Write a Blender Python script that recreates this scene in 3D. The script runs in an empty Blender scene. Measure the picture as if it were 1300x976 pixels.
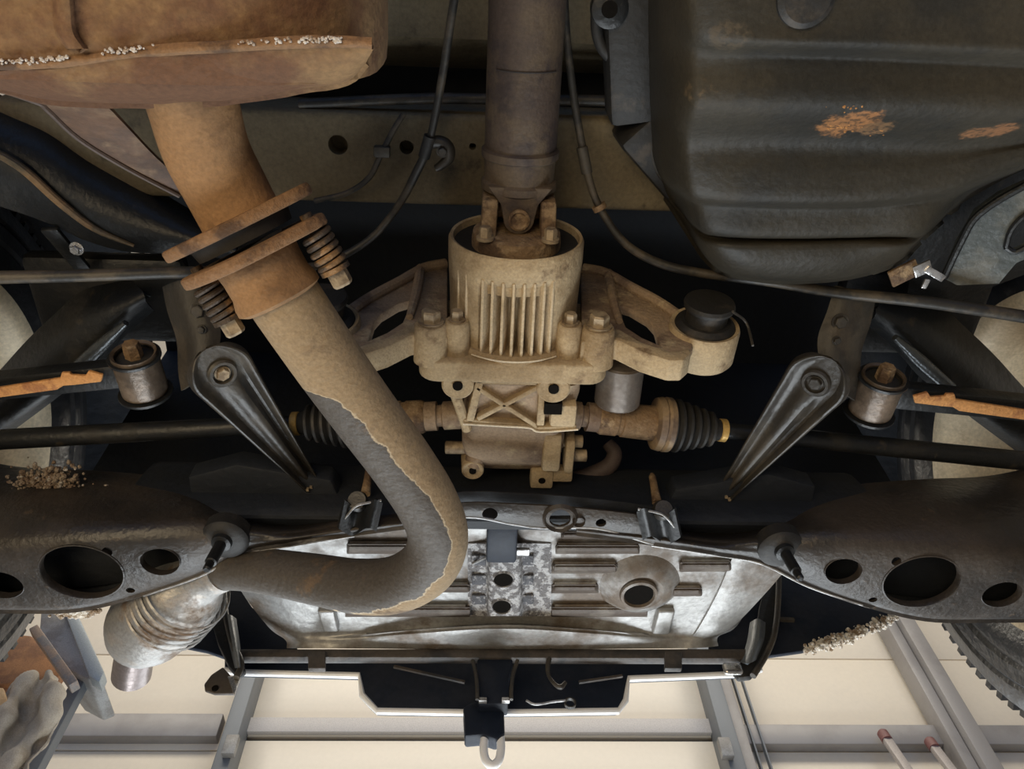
import bpy, bmesh, math, random
import numpy as np
from mathutils import Vector as V, Matrix, noise as mnoise
from mathutils.geometry import tessellate_polygon
random.seed(7)
S = bpy.context.scene
COL = S.collection

# ------------------------------------------------------------------ camera
F, CX, CY = 982.0, 650.0, 488.0                       # focal length in pixels of the 1300x976 frame
dy = V((-74, -1615, -982)).normalized()
dz = V((-28, 598, -982)); dz = (dz - dy*dz.dot(dy)).normalized()
dx = dy.cross(dz)
R = Matrix((dx, dy, dz))                              # camera -> world
CAM = V((0, 0, 1.10))
cam = bpy.data.cameras.new('camera'); co = bpy.data.objects.new('camera', cam); COL.objects.link(co)
co.matrix_world = Matrix.Translation(CAM) @ R.to_4x4()
cam.sensor_fit = 'HORIZONTAL'; cam.sensor_width = 36; cam.lens = 36*F/1300
cam.clip_start = 0.02
S.camera = co

# ------------------------------------------------------------------ light, world, exposure
S.view_settings.view_transform = 'Standard'; S.view_settings.look = 'None'
S.view_settings.exposure = 0.0; S.view_settings.gamma = 1.0; S.view_settings.use_curve_mapping = False
w = bpy.data.worlds.new('world'); S.world = w; w.use_nodes = True
w.node_tree.nodes['Background'].inputs[0].default_value = (0.30, 0.52, 1.0, 1)
w.node_tree.nodes['Background'].inputs[1].default_value = 0.55

def area(name, loc, target, sx, sy, power, color):
    l = bpy.data.lights.new(name, 'AREA'); l.shape = 'RECTANGLE'; l.size = sx; l.size_y = sy
    l.energy = power; l.color = color
    o = bpy.data.objects.new(name, l); COL.objects.link(o); o.location = loc
    o.rotation_euler = (V(target)-V(loc)).to_track_quat('-Z', 'Y').to_euler()
    return o
area('floor_bounce_fill', (-0.75, -0.75, 0.12), (0, 0.35, 1.9), 1.9, 1.2, 41, (1.0, 0.79, 0.50))  # added unseen warm fill standing in for bounce off the floor
area('rear_fill_light', (0.0, 3.38, 1.75), (0, 0.9, 1.85), 3.2, 1.3, 40, (0.86, 0.94, 1.0))  # unseen cool fill added to light the boot floor and lower edges
area('ceiling_lamp_light', (0.2, 2.15, 5.0), (0.2, 3.1, 2.5), 5.5, 0.5, 66, (1.0, 0.93, 0.80))
area('rear_floor_fill', (0.1, 2.0, 0.5), (0.1, 1.0, 1.9), 1.8, 0.8, 44, (0.88, 0.95, 1.0))  # added upward fill for boot floor and bumper edge; no lamp stands there

# ------------------------------------------------------------------ helpers
def ray(px, py):
    return R @ V(((px-CX)/F, -(py-CY)/F, -1.0))
def at(px, py, z):
    v = ray(px, py); return CAM + v*((z-CAM.z)/v.z)
def aty(px, py, y):
    v = ray(px, py); return CAM + v*(y/v.y)
def atx(px, py, x):
    v = ray(px, py); return CAM + v*(x/v.x)

def frame(a, hint=None):
    a = V(a).normalized()
    h = V(hint) if hint else (V((0,0,1)) if abs(a.z) < .9 else V((1,0,0)))
    u = (h - a*h.dot(a)).normalized()
    return u, a.cross(u), a

def smooth(pts, n):
    """Catmull-Rom through points (tuples of any length)."""
    P = [np.array(p, float) for p in pts]
    P = [2*P[0]-P[1]] + P + [2*P[-1]-P[-2]]
    out = []
    for i in range(1, len(P)-2):
        for k in range(n):
            t = k/n
            out.append(.5*((2*P[i]) + (P[i+1]-P[i-1])*t + (2*P[i-1]-5*P[i]+4*P[i+1]-P[i+2])*t*t + (3*P[i]-P[i-1]-3*P[i+1]+P[i+2])*t**3))
    out.append(P[-2])
    return out

class G:
    def __init__(s): s.v = []; s.f = []; s.attr = None
    def add(s, v, f):
        b = len(s.v); s.v += [V(p) for p in v]; s.f += [tuple(i+b for i in q) for q in f]; return s
    def box(s, c, sx, sy, sz, rot=None):
        rot = rot or Matrix.Identity(3); c = V(c)
        v = [c + rot @ V((a*sx/2, b*sy/2, d*sz/2)) for a in (-1,1) for b in (-1,1) for d in (-1,1)]
        return s.add(v, [(0,1,3,2),(4,6,7,5),(0,4,5,1),(2,3,7,6),(0,2,6,4),(1,5,7,3)])
    def bar(s, a, b, wu, wv, hint=None):
        u, v, t = frame(V(b)-V(a), hint)
        m = Matrix((u, v, t)).transposed()
        return s.box((V(a)+V(b))/2, wu, wv, (V(b)-V(a)).length, m)
    def tube(s, pts, r, seg=20, n=6, cap=True, hollow=0):
        """pts: vectors, r: number or list."""
        rr = r if isinstance(r, (list, tuple)) else [r]*len(pts)
        q = smooth([tuple(p)+(k,) for p, k in zip(pts, rr)], n) if n > 1 else [np.array(tuple(p)+(k,)) for p, k in zip(pts, rr)]
        c = [V(p[:3]) for p in q]; rad = [p[3] for p in q]
        u = None; base = len(s.v)
        for i, p in enumerate(c):
            t = (c[min(i+1, len(c)-1)] - c[max(i-1, 0)]).normalized()
            if u is None: u = frame(t)[0]
            u = (u - t*u.dot(t)).normalized(); w_ = t.cross(u)
            for k in range(seg):
                a = 2*math.pi*k/seg
                s.v.append(p + (u*math.cos(a) + w_*math.sin(a))*rad[i])
        for i in range(len(c)-1):
            for k in range(seg):
                a = base+i*seg+k; b = base+i*seg+(k+1)%seg
                s.f.append((a, b, b+seg, a+seg))
        if cap:
            s.f.append(tuple(base+k for k in reversed(range(seg))))
            s.f.append(tuple(base+(len(c)-1)*seg+k for k in range(seg)))
        s.rings = (base, len(c), seg, c)
        return s
    def lathe(s, o, axis, prof, seg=32, hint=None, a0=0, a1=2*math.pi, sx=1, sy=1):
        """prof: (t along axis, radius)."""
        u, v, t = frame(axis, hint); o = V(o); base = len(s.v)
        full = abs(a1-a0-2*math.pi) < 1e-6; n = seg if full else seg+1
        for (h, r) in prof:
            for k in range(n):
                a = a0+(a1-a0)*k/seg
                s.v.append(o + t*h + (u*math.cos(a)*sx + v*math.sin(a)*sy)*r)
        for i in range(len(prof)-1):
            for k in range(seg):
                k2 = (k+1) % n
                a, b = base+i*n+k, base+i*n+k2
                s.f.append((a, b, b+n, a+n))
        if full:
            if prof[0][1] > 1e-6 : s.f.append(tuple(base+k for k in reversed(range(n))))
            if prof[-1][1] > 1e-6: s.f.append(tuple(base+(len(prof)-1)*n+k for k in range(n)))
        return s
    def ring(s, o, axis, prof, seg=32, hint=None, sy=1):
        """closed profile lathe (torus-like)."""
        u, v, t = frame(axis, hint); o = V(o); base = len(s.v); m = len(prof)
        for (h, r) in prof:
            for k in range(seg):
                a = 2*math.pi*k/seg
                s.v.append(o + t*h + (u*math.cos(a) + v*math.sin(a)*sy)*r)
        for i in range(m):
            for k in range(seg):
                a, b = base+i*seg+k, base+i*seg+(k+1) % seg
                c, d = base+((i+1) % m)*seg+(k+1) % seg, base+((i+1) % m)*seg+k
                s.f.append((a, b, c, d))
        return s
    def plate(s, poly, n, th, holes=()):
        """poly and holes: coplanar world points; thickness th along n."""
        loops = [list(map(V, poly))] + [list(map(V, h)) for h in holes]
        n = V(n).normalized(); flat = [p for l in loops for p in l]; m = len(flat)
        tri = tessellate_polygon(loops)
        v = flat + [p+n*th for p in flat]; f = []
        if len(loops) == 1:
            k = list(range(m)); f += [tuple(k), tuple(i+m for i in reversed(k))]
        else:
            for t in tri: f += [tuple(t), tuple(i+m for i in reversed(t))]
        b = 0
        for l in loops:
            for i in range(len(l)):
                j = (i+1) % len(l); f.append((b+i, b+j, b+j+m, b+i+m))
            b += len(l)
        return s.add(v, f)
    def sheet(s, rows, nu=4, nv=4, th=.003, up=None, bumpf=None):
        """rows of world points, skinned smoothly, given thickness th away from the camera side."""
        cols = [smooth([tuple(p) for p in r], nu) for r in rows]
        k = len(cols[0]); g = [smooth([tuple(c[i]) for c in cols], nv) for i in range(k)]
        nr = len(g[0]); P = [[V(g[i][j]) for i in range(k)] for j in range(nr)]
        N = []
        for j in range(nr):
            row = []
            for i in range(k):
                a = P[j][min(i+1, k-1)] - P[j][max(i-1, 0)]; b = P[min(j+1, nr-1)][i] - P[max(j-1, 0)][i]
                nn = a.cross(b); nn = nn.normalized() if nn.length > 1e-12 else V((0,0,1))
                ref = V(up) if up else (P[j][i]-CAM)
                row.append(nn if nn.dot(ref) > 0 else -nn)
            N.append(row)
        if bumpf:
            P = [[P[j][i] + N[j][i]*bumpf(P[j][i]) for i in range(k)] for j in range(nr)]
        b = len(s.v)
        s.v += [p for r in P for p in r]; s.v += [P[j][i]+N[j][i]*th for j in range(nr) for i in range(k)]
        o = nr*k
        for j in range(nr-1):
            for i in range(k-1):
                a = b+j*k+i
                s.f.append((a, a+1, a+k+1, a+k)); s.f.append((a+o, a+k+o, a+k+1+o, a+1+o))
        edge = [(0,i) for i in range(k)] + [(j,k-1) for j in range(1,nr)] + [(nr-1,i) for i in range(k-2,-1,-1)] + [(j,0) for j in range(nr-2,0,-1)]
        e = [b+j*k+i for j, i in edge]
        for q in range(len(e)):
            a, c = e[q], e[(q+1) % len(e)]
            s.f.append((a, a+o, c+o, c))
        return s
    def build(s, name, mat, parent=None, bevel=0, bseg=2, sharp=35, cut=None, origin=None, sm=True):
        return build(s, name, mat, parent, bevel, bseg, sharp, cut, origin, sm)

WL = {}
def wloc(o): return WL.get(o.name, V((0,0,0)))

def build(g, name, mat, parent=None, bevel=0, bseg=2, sharp=35, cut=None, origin=None, sm=True):
    bm = bmesh.new()
    vs = [bm.verts.new(p) for p in g.v]
    for f in g.f:
        try: bm.faces.new([vs[i] for i in f])
        except ValueError: pass
    bmesh.ops.remove_doubles(bm, verts=bm.verts, dist=1e-6)
    bmesh.ops.recalc_face_normals(bm, faces=bm.faces)
    if cut and bm.calc_volume(signed=True) < 0: bmesh.ops.reverse_faces(bm, faces=bm.faces)
    if bevel:
        es = [e for e in bm.edges if len(e.link_faces) == 2 and e.calc_face_angle(0) > math.radians(30)]
        bmesh.ops.bevel(bm, geom=es, offset=bevel, segments=bseg, affect='EDGES', profile=.5, clamp_overlap=True)
    c = V(origin) if origin else sum((v.co for v in bm.verts), V())/max(1, len(bm.verts))
    bmesh.ops.translate(bm, verts=bm.verts, vec=-c)
    me = bpy.data.meshes.new(name)
    lay = None
    if g.attr: pass
    bm.to_mesh(me); bm.free()
    o = bpy.data.objects.new(name, me); COL.objects.link(o)
    WL[o.name] = c
    if cut:
        for q_ in cut:
            p, ax, r, ln = q_[:4]; ry = q_[4] if len(q_) > 4 else 1
            cg = G().lathe(V(p)-V(ax)*ln/2 - c, ax, [(0, r), (ln, r)], 36, hint=(1,.0001,0), sy=ry)
            cm = bpy.data.meshes.new('cut')
            cm.from_pydata([tuple(q) for q in cg.v], [], cg.f); cm.update()
            cb = bmesh.new(); cb.from_mesh(cm); bmesh.ops.recalc_face_normals(cb, faces=cb.faces); cb.to_mesh(cm); cb.free()
            cob = bpy.data.objects.new('cut', cm); COL.objects.link(cob)
            md = o.modifiers.new('b', 'BOOLEAN'); md.operation = 'DIFFERENCE'; md.object = cob; md.solver = 'EXACT'
            dg = bpy.context.evaluated_depsgraph_get(); dg.update()
            nm = bpy.data.meshes.new_from_object(o.evaluated_get(dg))
            if len(nm.vertices) < 8:
                md.solver = 'FAST'; dg = bpy.context.evaluated_depsgraph_get(); dg.update()
                nm = bpy.data.meshes.new_from_object(o.evaluated_get(dg))
            o.modifiers.clear(); bpy.data.objects.remove(cob)
            if len(nm.vertices) >= 8: o.data = nm; nm.name = name
    me = o.data
    if sm:
        me.polygons.foreach_set('use_smooth', [True]*len(me.polygons)); me.set_sharp_from_angle(angle=math.radians(sharp))
    me.materials.clear(); me.materials.append(mat)
    o.parent = parent; o.location = c - (wloc(parent) if parent else V())
    return o

def tag(o, label, cat, group=None):
    o['label'] = label; o['category'] = cat
    if group: o['group'] = group
    return o
def thing(name, loc, label, cat, group=None):
    o = bpy.data.objects.new(name, None); COL.objects.link(o); o.location = loc; o.empty_display_size = .05
    WL[o.name] = V(loc); return tag(o, label, cat, group)
def struct(o): o['kind'] = 'structure'; return o
def dup(o, delta, parent=None):
    """copy of a part with its sub-parts, shared meshes."""
    c = o.copy(); COL.objects.link(c); c.parent = parent or o.parent
    c.location = o.location + V(delta); WL[c.name] = wloc(o)+V(delta)
    for ch in list(o.children):
        d = ch.copy(); COL.objects.link(d); d.parent = c
    return c
def bolt(parent, p, axis, r, h, mat, name='bolt', washer=1.35, rot=0.3):
    g = G(); u, v, t = frame(axis)
    hint = u*math.cos(rot)+v*math.sin(rot)
    if washer: g.lathe(p, axis, [(0, r*washer), (h*.22, r*washer)], 20)
    g.lathe(V(p)+t*h*.15, axis, [(0, r), (h*.72, r), (h*.85, r*.86)], 6, hint=hint)
    return g.build(name, mat, parent, sharp=25)

# ------------------------------------------------------------------ materials
def mat(name, base, rough=.5, metal=0.0, c2=None, s2=7, t2=(.45,.6), c3=None, s3=24, t3=(.5,.65), bump=.25, bs=90, spec=.5, spots=(), rough2=None, attr=None, coat=0, grain=.45):
    m = bpy.data.materials.new(name); m.use_nodes = True; nt = m.node_tree; N, L = nt.nodes, nt.links
    b = N['Principled BSDF']; b.inputs['Roughness'].default_value = rough; b.inputs['Metallic'].default_value = metal
    b.inputs['Specular IOR Level'].default_value = spec
    if coat: b.inputs['Coat Weight'].default_value = coat; b.inputs['Coat Roughness'].default_value = .15
    geo = N.new('ShaderNodeNewGeometry'); pos = geo.outputs['Position']
    def noise(sc, det=6, rg=.62):
        n = N.new('ShaderNodeTexNoise'); n.inputs['Scale'].default_value = sc; n.inputs['Detail'].default_value = det; n.inputs['Roughness'].default_value = rg
        L.new(pos, n.inputs['Vector']); return n.outputs['Fac']
    def ramp(fac, lo, hi):
        r = N.new('ShaderNodeMapRange'); r.inputs[1].default_value = lo; r.inputs[2].default_value = hi; r.interpolation_type = 'SMOOTHSTEP'
        L.new(fac, r.inputs[0]); return r.outputs[0]
    def mixc(fac, a, col):
        x = N.new('ShaderNodeMix'); x.data_type = 'RGBA'
        if isinstance(fac, float): x.inputs[0].default_value = fac
        else: L.new(fac, x.inputs[0])
        if isinstance(a, tuple): x.inputs[6].default_value = (*a, 1)
        else: L.new(a, x.inputs[6])
        x.inputs[7].default_value = (*col, 1); return x.outputs[2]
    def math_(op, a, b_=None, c=None):
        x = N.new('ShaderNodeMath'); x.operation = op
        for i, q in enumerate((a, b_, c)):
            if q is None: continue
            if isinstance(q, (int, float)): x.inputs[i].default_value = q
            else: L.new(q, x.inputs[i])
        return x.outputs[0]
    col = base; masks = []
    if c2: k = ramp(noise(s2), *t2); col = mixc(k, col, c2); masks.append(k)
    if attr:                                         # a dried-mud coat stored per vertex
        a = N.new('ShaderNodeAttribute'); a.attribute_name = 'mud'
        e = math_('ADD', a.outputs['Fac'], math_('MULTIPLY', math_('SUBTRACT', noise(38), .5), .9))
        k = ramp(e, .42, .58); col = mixc(k, col, attr); masks.append(k)
        k2 = math_('MULTIPLY', ramp(e, .44, .50), math_('SUBTRACT', 1.0, ramp(e, .50, .56)))
        col = mixc(k2, col, (.50,.40,.27))
    if c3: k = ramp(noise(s3), *t3); col = mixc(k, col, c3)
    for (c, r, cc) in spots:
        d = N.new('ShaderNodeVectorMath'); d.operation = 'DISTANCE'; L.new(pos, d.inputs[0]); d.inputs[1].default_value = c
        e = math_('ADD', math_('DIVIDE', d.outputs['Value'], r), math_('MULTIPLY', math_('SUBTRACT', noise(70, 8, .7), .5), 1.7))
        k = math_('MULTIPLY', ramp(e, 1.0, .70), math_('ADD', math_('MULTIPLY', ramp(noise(170, 3), .40, .55), .7), .3)); col = mixc(k, col, cc); masks.append(k)
    fine = noise(bs*2.2, 4); 
    mul = N.new('ShaderNodeMix'); mul.data_type = 'RGBA'; mul.blend_type = 'MULTIPLY'; mul.inputs[0].default_value = grain
    if isinstance(col, tuple): mul.inputs[6].default_value = (*col, 1)
    else: L.new(col, mul.inputs[6])
    cr = N.new('ShaderNodeMapRange'); cr.inputs[1].default_value = .3; cr.inputs[2].default_value = .7; cr.inputs[3].default_value = .55; cr.inputs[4].default_value = 1.3
    L.new(fine, cr.inputs[0]); L.new(cr.outputs[0], mul.inputs[7]); L.new(mul.outputs[2], b.inputs['Base Color'])
    if rough2 is not None and masks:
        rr = N.new('ShaderNodeMapRange'); rr.inputs[3].default_value = rough; rr.inputs[4].default_value = rough2
        mm = masks[0]
        for k in masks[1:]: mm = math_('MAXIMUM', mm, k)
        L.new(mm, rr.inputs[0]); L.new(rr.outputs[0], b.inputs['Roughness'])
        if metal:
            r2 = N.new('ShaderNodeMapRange'); r2.inputs[3].default_value = metal; r2.inputs[4].default_value = 0
            L.new(mm, r2.inputs[0]); L.new(r2.outputs[0], b.inputs['Metallic'])
    if bump:
        bp = N.new('ShaderNodeBump'); bp.inputs['Strength'].default_value = bump; bp.inputs['Distance'].default_value = .004
        L.new(math_('ADD', noise(bs, 5), math_('MULTIPLY', noise(bs*.25, 3), .8)), bp.inputs['Height']); L.new(bp.outputs[0], b.inputs['Normal'])
    return m

RUST = mat('rusted_muffler', (.25,.145,.062), .85, c2=(.13,.06,.028), s2=9, t2=(.42,.58), c3=(.11,.065,.035), s3=5, t3=(.56,.70), bump=.4, bs=120)
RUSTF = mat('rusted_flange', (.24,.13,.06), .85, c2=(.10,.055,.03), s2=22, t2=(.48,.60), bump=.6, bs=150)
PIPEUP = mat('rusty_pipe', (.30,.165,.072), .85, c2=(.17,.09,.04), s2=14, t2=(.48,.68), bump=.3, bs=140)
PIPE = mat('muddy_pipe', (.080,.068,.056), .6, 0.0, attr=(.31,.222,.128), c3=(.15,.10,.06), s3=20, t3=(.58,.72), bump=.35, bs=130, rough2=.9)
DARKPIPE = mat('dark_spring_steel', (.07,.05,.035), .55, .3, c2=(.28,.16,.07), s2=30, t2=(.5,.62), bump=.5, bs=160)
SILVER = mat('silver_muffler', (.36,.35,.335), .42, .5, c2=(.17,.11,.065), s2=11, t2=(.48,.60), c3=(.40,.36,.32), s3=40, bump=.25, bs=120, rough2=.8)
TIPM = mat('burnt_tail_tip', (.26,.22,.21), .32, .7, c2=(.62,.6,.58), s2=16, t2=(.52,.66), bump=.15)
CAST = mat('dusty_cast_aluminium', (.46,.35,.21), .82, c2=(.31,.22,.12), s2=13, t2=(.42,.60), c3=(.19,.125,.07), s3=30, t3=(.57,.72), bump=.35, bs=170)
FINM = mat('pale_cast_fin', (.58,.46,.30), .75, c2=(.42,.32,.19), s2=30, t2=(.5,.66), bump=.3, bs=170)  # fins paler than the barrel casting
CASTW = mat('pale_cast_edge', (.72,.62,.46), .6, bump=.3, bs=170)  # paler line along casting edges
CASTD = mat('grubby_cast_housing', (.32,.23,.15), .8, c2=(.17,.115,.08), s2=16, t2=(.45,.62), c3=(.45,.35,.22), s3=34, t3=(.55,.68), bump=.4, bs=150)
BOLT = mat('dusty_steel_bolt', (.40,.31,.20), .6, .3, c2=(.22,.16,.10), s2=60, bump=.3)
SHAFT = mat('dusty_brown_shaft', (.080,.057,.045), .6, .1, c2=(.125,.09,.058), s2=8, t2=(.45,.6), c3=(.055,.04,.036), s3=22, bump=.25, bs=150)
YOKE = mat('rusty_joint', (.23,.145,.075), .75, .1, c2=(.10,.06,.035), s2=26, t2=(.46,.6), c3=(.33,.23,.13), s3=45, bump=.6, bs=160)
BLACK = mat('black_chassis_paint', (.010,.011,.012), .42, c2=(.022,.019,.015), s2=8, t2=(.52,.70), c3=(.04,.032,.022), s3=45, t3=(.62,.74), bump=.25, bs=110, rough2=.7)
ARMP = mat('dusty_black_arm_paint', (.026,.022,.019), .34, c2=(.055,.042,.031), s2=5, t2=(.42,.64), c3=(.085,.06,.04), s3=60, t3=(.63,.72), bump=.3, bs=120, rough2=.55)
STRUT = mat('satin_dusty_strut', (.034,.030,.025), .38, c2=(.065,.055,.042), s2=16, t2=(.45,.62), bump=.2, bs=120, rough2=.5)
PAN = mat('dusty_floor_pan', (.17,.135,.08), .8, c2=(.14,.11,.065), s2=9, t2=(.42,.62), c3=(.045,.036,.024), s3=14, t3=(.62,.74), bump=.4, bs=90)
CAVE = mat('black_underseal', (.007,.010,.016), .7, c2=(.011,.013,.017), s2=6, bump=.4, bs=60)  # navy cast put into the black imitates haze over the dark cavities
RUBBER = mat('black_rubber', (.016,.015,.014), .62, c2=(.05,.04,.03), s2=30, t2=(.55,.7), bump=.25)
CABLE = mat('cable_sheath', (.024,.022,.019), .5, c2=(.075,.06,.042), s2=26, bump=.15)
ORANGE = mat('fresh_orange_rust', (.50,.235,.075), .85, c2=(.32,.13,.045), s2=40, t2=(.5,.64), bump=.5, bs=160)
FLOORSIL = mat('silver_primed_floor', (.34,.335,.325), .36, .3, c2=(.15,.115,.085), s2=6, t2=(.44,.60), c3=(.42,.42,.42), s3=13, t3=(.5,.7), bump=.25, bs=60, rough2=.6)
FLOORDIRT = mat('dirty_rib_bed', (.095,.072,.056), .6, c2=(.17,.145,.12), s2=14, t2=(.5,.66), bump=.3, bs=90)  # dirt brown that also makes the proud ribs read as recesses
SEAL = mat('speckled_underseal', (.20,.19,.19), .6, c2=(.55,.54,.54), s2=90, t2=(.47,.55), bump=1.0, bs=170)
BUMP = mat('glossy_black_plastic', (.008,.013,.026), .5, c2=(.016,.02,.032), s2=10, bump=.12, bs=60, spec=.3)  # blue in this black plastic stands in for haze
BUMPD = mat('dusty_bumper_beam', (.075,.062,.052), .5, c2=(.03,.028,.027), s2=12, bump=.25)
CHROME = mat('bright_galvanised', (.75,.76,.78), .22, .9, c2=(.5,.48,.45), s2=40, bump=.3)
TYRE = mat('tyre_rubber', (.024,.025,.028), .3, c2=(.07,.07,.072), s2=35, t2=(.55,.7), bump=.3, bs=90, spec=.8)
ALLOY = mat('dusty_wheel_barrel', (.66,.56,.40), .55, .1, c2=(.50,.40,.27), s2=7, bump=.15)
CRUMB = mat('crumbly_dried_mud', (.30,.235,.17), .95, c2=(.17,.115,.075), s2=60, t2=(.45,.58), c3=(.6,.56,.5), s3=90, t3=(.57,.66), bump=.8, bs=160)
FOAM = mat('frayed_pale_felt', (.80,.75,.67), .95, c2=(.33,.24,.16), s2=70, bump=.8, bs=160)
WALLM = mat('cream_wall_panel', (.80,.715,.585), .55, c2=(.77,.69,.57), s2=1.2, bump=.03, bs=20, grain=.06)
DOORM = mat('cream_door_panel', (.80,.725,.61), .33, bump=.03, bs=20, grain=.06)
STEEL = mat('grey_steel_frame', (.33,.315,.31), .5, .2, c2=(.28,.265,.26), s2=3, bump=.05, grain=.06)
STEELD = mat('dark_grey_steel', (.15,.165,.185), .45, .2, bump=.05, grain=.06)
CONC = mat('concrete', (.42,.39,.35), .8, c2=(.33,.31,.28), s2=2, bump=.3, bs=20)
GLASS = mat('added_window_white', (.8,.85,.9), .3, bump=0)
CLOTH = mat('grubby_cotton', (.42,.37,.30), .95, c2=(.30,.25,.19), s2=7, t2=(.48,.66), bump=.3, bs=120)
CRATE = mat('rusty_orange_box', (.42,.20,.085), .8, c2=(.25,.12,.06), s2=6, bump=.2)
GREYBOX = mat('worn_grey_metal', (.34,.34,.335), .5, .1, c2=(.24,.23,.22), s2=8, bump=.2)
WOOD = mat('pale_wood', (.62,.42,.22), .7, c2=(.5,.31,.15), s2=9, bump=.2)

# tank: black plastic with shaped stains of dried earth
tankspots = [(tuple(at(1075,152,1.757)), .027, (.30,.135,.05)), (tuple(at(1112,160,1.762)), .016, (.17,.095,.045)), (tuple(at(1240,163,1.765)), .015, (.23,.11,.05)), (tuple(at(1268,158,1.762)), .018, (.23,.11,.05)),
             (tuple(at(893,114,1.75)), .016, (.10,.07,.038)), (tuple(at(925,50,1.72)), .016, (.07,.053,.033)), (tuple(at(1178,125,1.75)), .008, (.22,.135,.06))]
TANK = mat('dusty_black_tank', (.028,.024,.017), .5, c2=(.040,.033,.022), s2=5, t2=(.4,.65), c3=(.022,.02,.016), s3=9, bump=.22, bs=110, spots=tankspots, rough2=.62, spec=.3)

# ------------------------------------------------------------------ workshop (setting)
YW = 3.6
struct(G().box((0, 0.8, -.05), 9.4, 7.4, .1).build('floor', CONC))
wr = struct(G().box((0, YW+.16, 2.6), 9.4, .12, 5.2).build('wall_rear', STEEL))
struct(G().box((-4.6, .8, 2.6), .12, 7.2, 5.2).build('wall_left', WALLM))
struct(G().box((4.6, .8, 2.6), .12, 7.2, 5.2).build('wall_right', WALLM))
struct(G().box((0, .8, 5.26), 9.4, 7.4, .12).build('ceiling', WALLM))
xl0 = aty(306, 880, YW).x; xr0 = aty(912, 880, YW).x
# horizontal wall panels left and right of the door, joints recessed
for (xa, xb) in ((-4.5, xl0-.02), (xr0+.02, 4.5)):
    z = 0.0
    while z < 5.15:
        h = min(.58, 5.18-z)
        G().box(((xa+xb)/2, YW+.06, z+h/2), xb-xa, .08, h-.006).build('panel', WALLM, wr, bevel=.004)
        z += .58
# sectional door between the posts
dr = struct(G().box(((xl0+xr0)/2, YW+.075, 2.55), xr0-xl0-.02, .03, 5.1).build('door_1', STEELD))
zj = aty(620, 935, YW).z
zs = [0.02, .7, 1.25, zj-1.2, zj-.6, zj, zj+.62, zj+1.24, 5.1]
for a, b in zip(zs[:-1], zs[1:]):
    if a in (.7,): continue
    G().box(((xl0+xr0)/2, YW+.035, (a+b)/2), xr0-xl0-.04, .05, b-a-(.03 if b == zj or a == zj else .012)).build('door_section', DOORM, dr, bevel=.006)
wn = struct(G().box(((xl0+xr0)/2, YW+.05, 1.0), xr0-xl0-.06, .02, .5).build('added_window_1', GLASS))  # unseen glazing added to carry the cool rear light
for i in range(5): G().box((xl0+.04+i*(xr0-xl0-.08)/4, YW+.02, 1.0), .06, .06, .54).build('added_mullion', STEEL, wn)
# stiffener across the door section
za, zb = aty(620, 914, YW).z, aty(620, 932, YW).z
G().box(((xl0+xr0)/2, YW-.005, (za+zb)/2), xr0-xl0-.06, .03, za-zb).build('stiffener', mat('pale_grey_rail', (.58,.55,.53), .5, bump=.03), dr, bevel=.003)
def girt(n, xa, xb, py0, py1, px):
    z0, z1 = aty(px, py1, YW).z, aty(px, py0, YW).z
    return struct(G().box(((xa+xb)/2, YW-.01, (z0+z1)/2), xb-xa, .07, z1-z0).build('trim_%d' % n, STEEL, bevel=.006))
girt(1, -4.5, xl0-.04, 912, 941, 180)
g2 = girt(2, xr0+.05, 4.5, 926, 951, 1080)
def post(n, px0, px1, py, m, y, dep):
    xa, xb = aty(px0, py, y).x, aty(px1, py, y).x
    o = struct(G().box(((xa+xb)/2, y+dep/2, 2.6), xb-xa, dep, 5.2).build('trim_%d' % n, m, bevel=.006))
    return o, xa, xb
p, a, b = post(3, 279, 290, 940, STEEL, YW-.09, .12)
p2, a2, b2 = post(4, 292, 312, 900, STEELD, YW-.14, .16)
for (px, y_) in ((293, 947),):
    q = aty(px, y_, YW-.16); G().box(q, .06, .04, .10).build('bracket', GREYBOX, p2, bevel=.005)
p3, a, b = post(5, 906, 926, 900, STEELD, YW-.14, .16)
p4, a, b = post(6, 932, 948, 930, STEEL, YW-.10, .12)
for k in (0, 1): G().box((b+.035+.05*k, YW-.05, 2.6), .008, .03, 5.2).build('track_cable', STEELD, p4)
q = aty(921, 950, YW-.16); G().box(q, .06, .04, .10).build('bracket', GREYBOX, p3, bevel=.005)
post(7, 1158, 1172, 850, STEEL, YW-.12, .12); post(8, 1180, 1200, 850, STEEL, YW-.16, .16)


# ladder leaning on the right
lad = thing('ladder', (aty(1160,976,3.1).x, 3.0, 0), 'grey metal ladder with red rail caps leaning against the rear wall beam', 'ladder')
for px, py in ((1124, 936), (1184, 946)):
    t = aty(px, py, YW-.10); b_ = V((t.x, YW-1.0, 0.0))
    G().bar(b_, t, .045, .03).build('rail', mat('ladder_aluminium', (.48,.44,.42), .45, .3, bump=.05), lad, bevel=.005)
    G().lathe(t, t-b_, [(-.02,.028),(.03,.028),(.04,.02)], 16).build('rail_cap', mat('red_plastic', (.20,.085,.08), .5), lad)
tl = aty(1124,936,YW-.10); tr = aty(1184,946,YW-.10)
for k in range(11):
    s = .99-.09*k*.98
    s = max(s-.06, .03)
    a = V((tl.x, YW-1.0, 0)).lerp(tl, s); b_ = V((tr.x, YW-1.0, 0)).lerp(tr, s)
    G().bar(a, b_, .03, .03).build('rung', STEEL, lad, bevel=.004)

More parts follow.
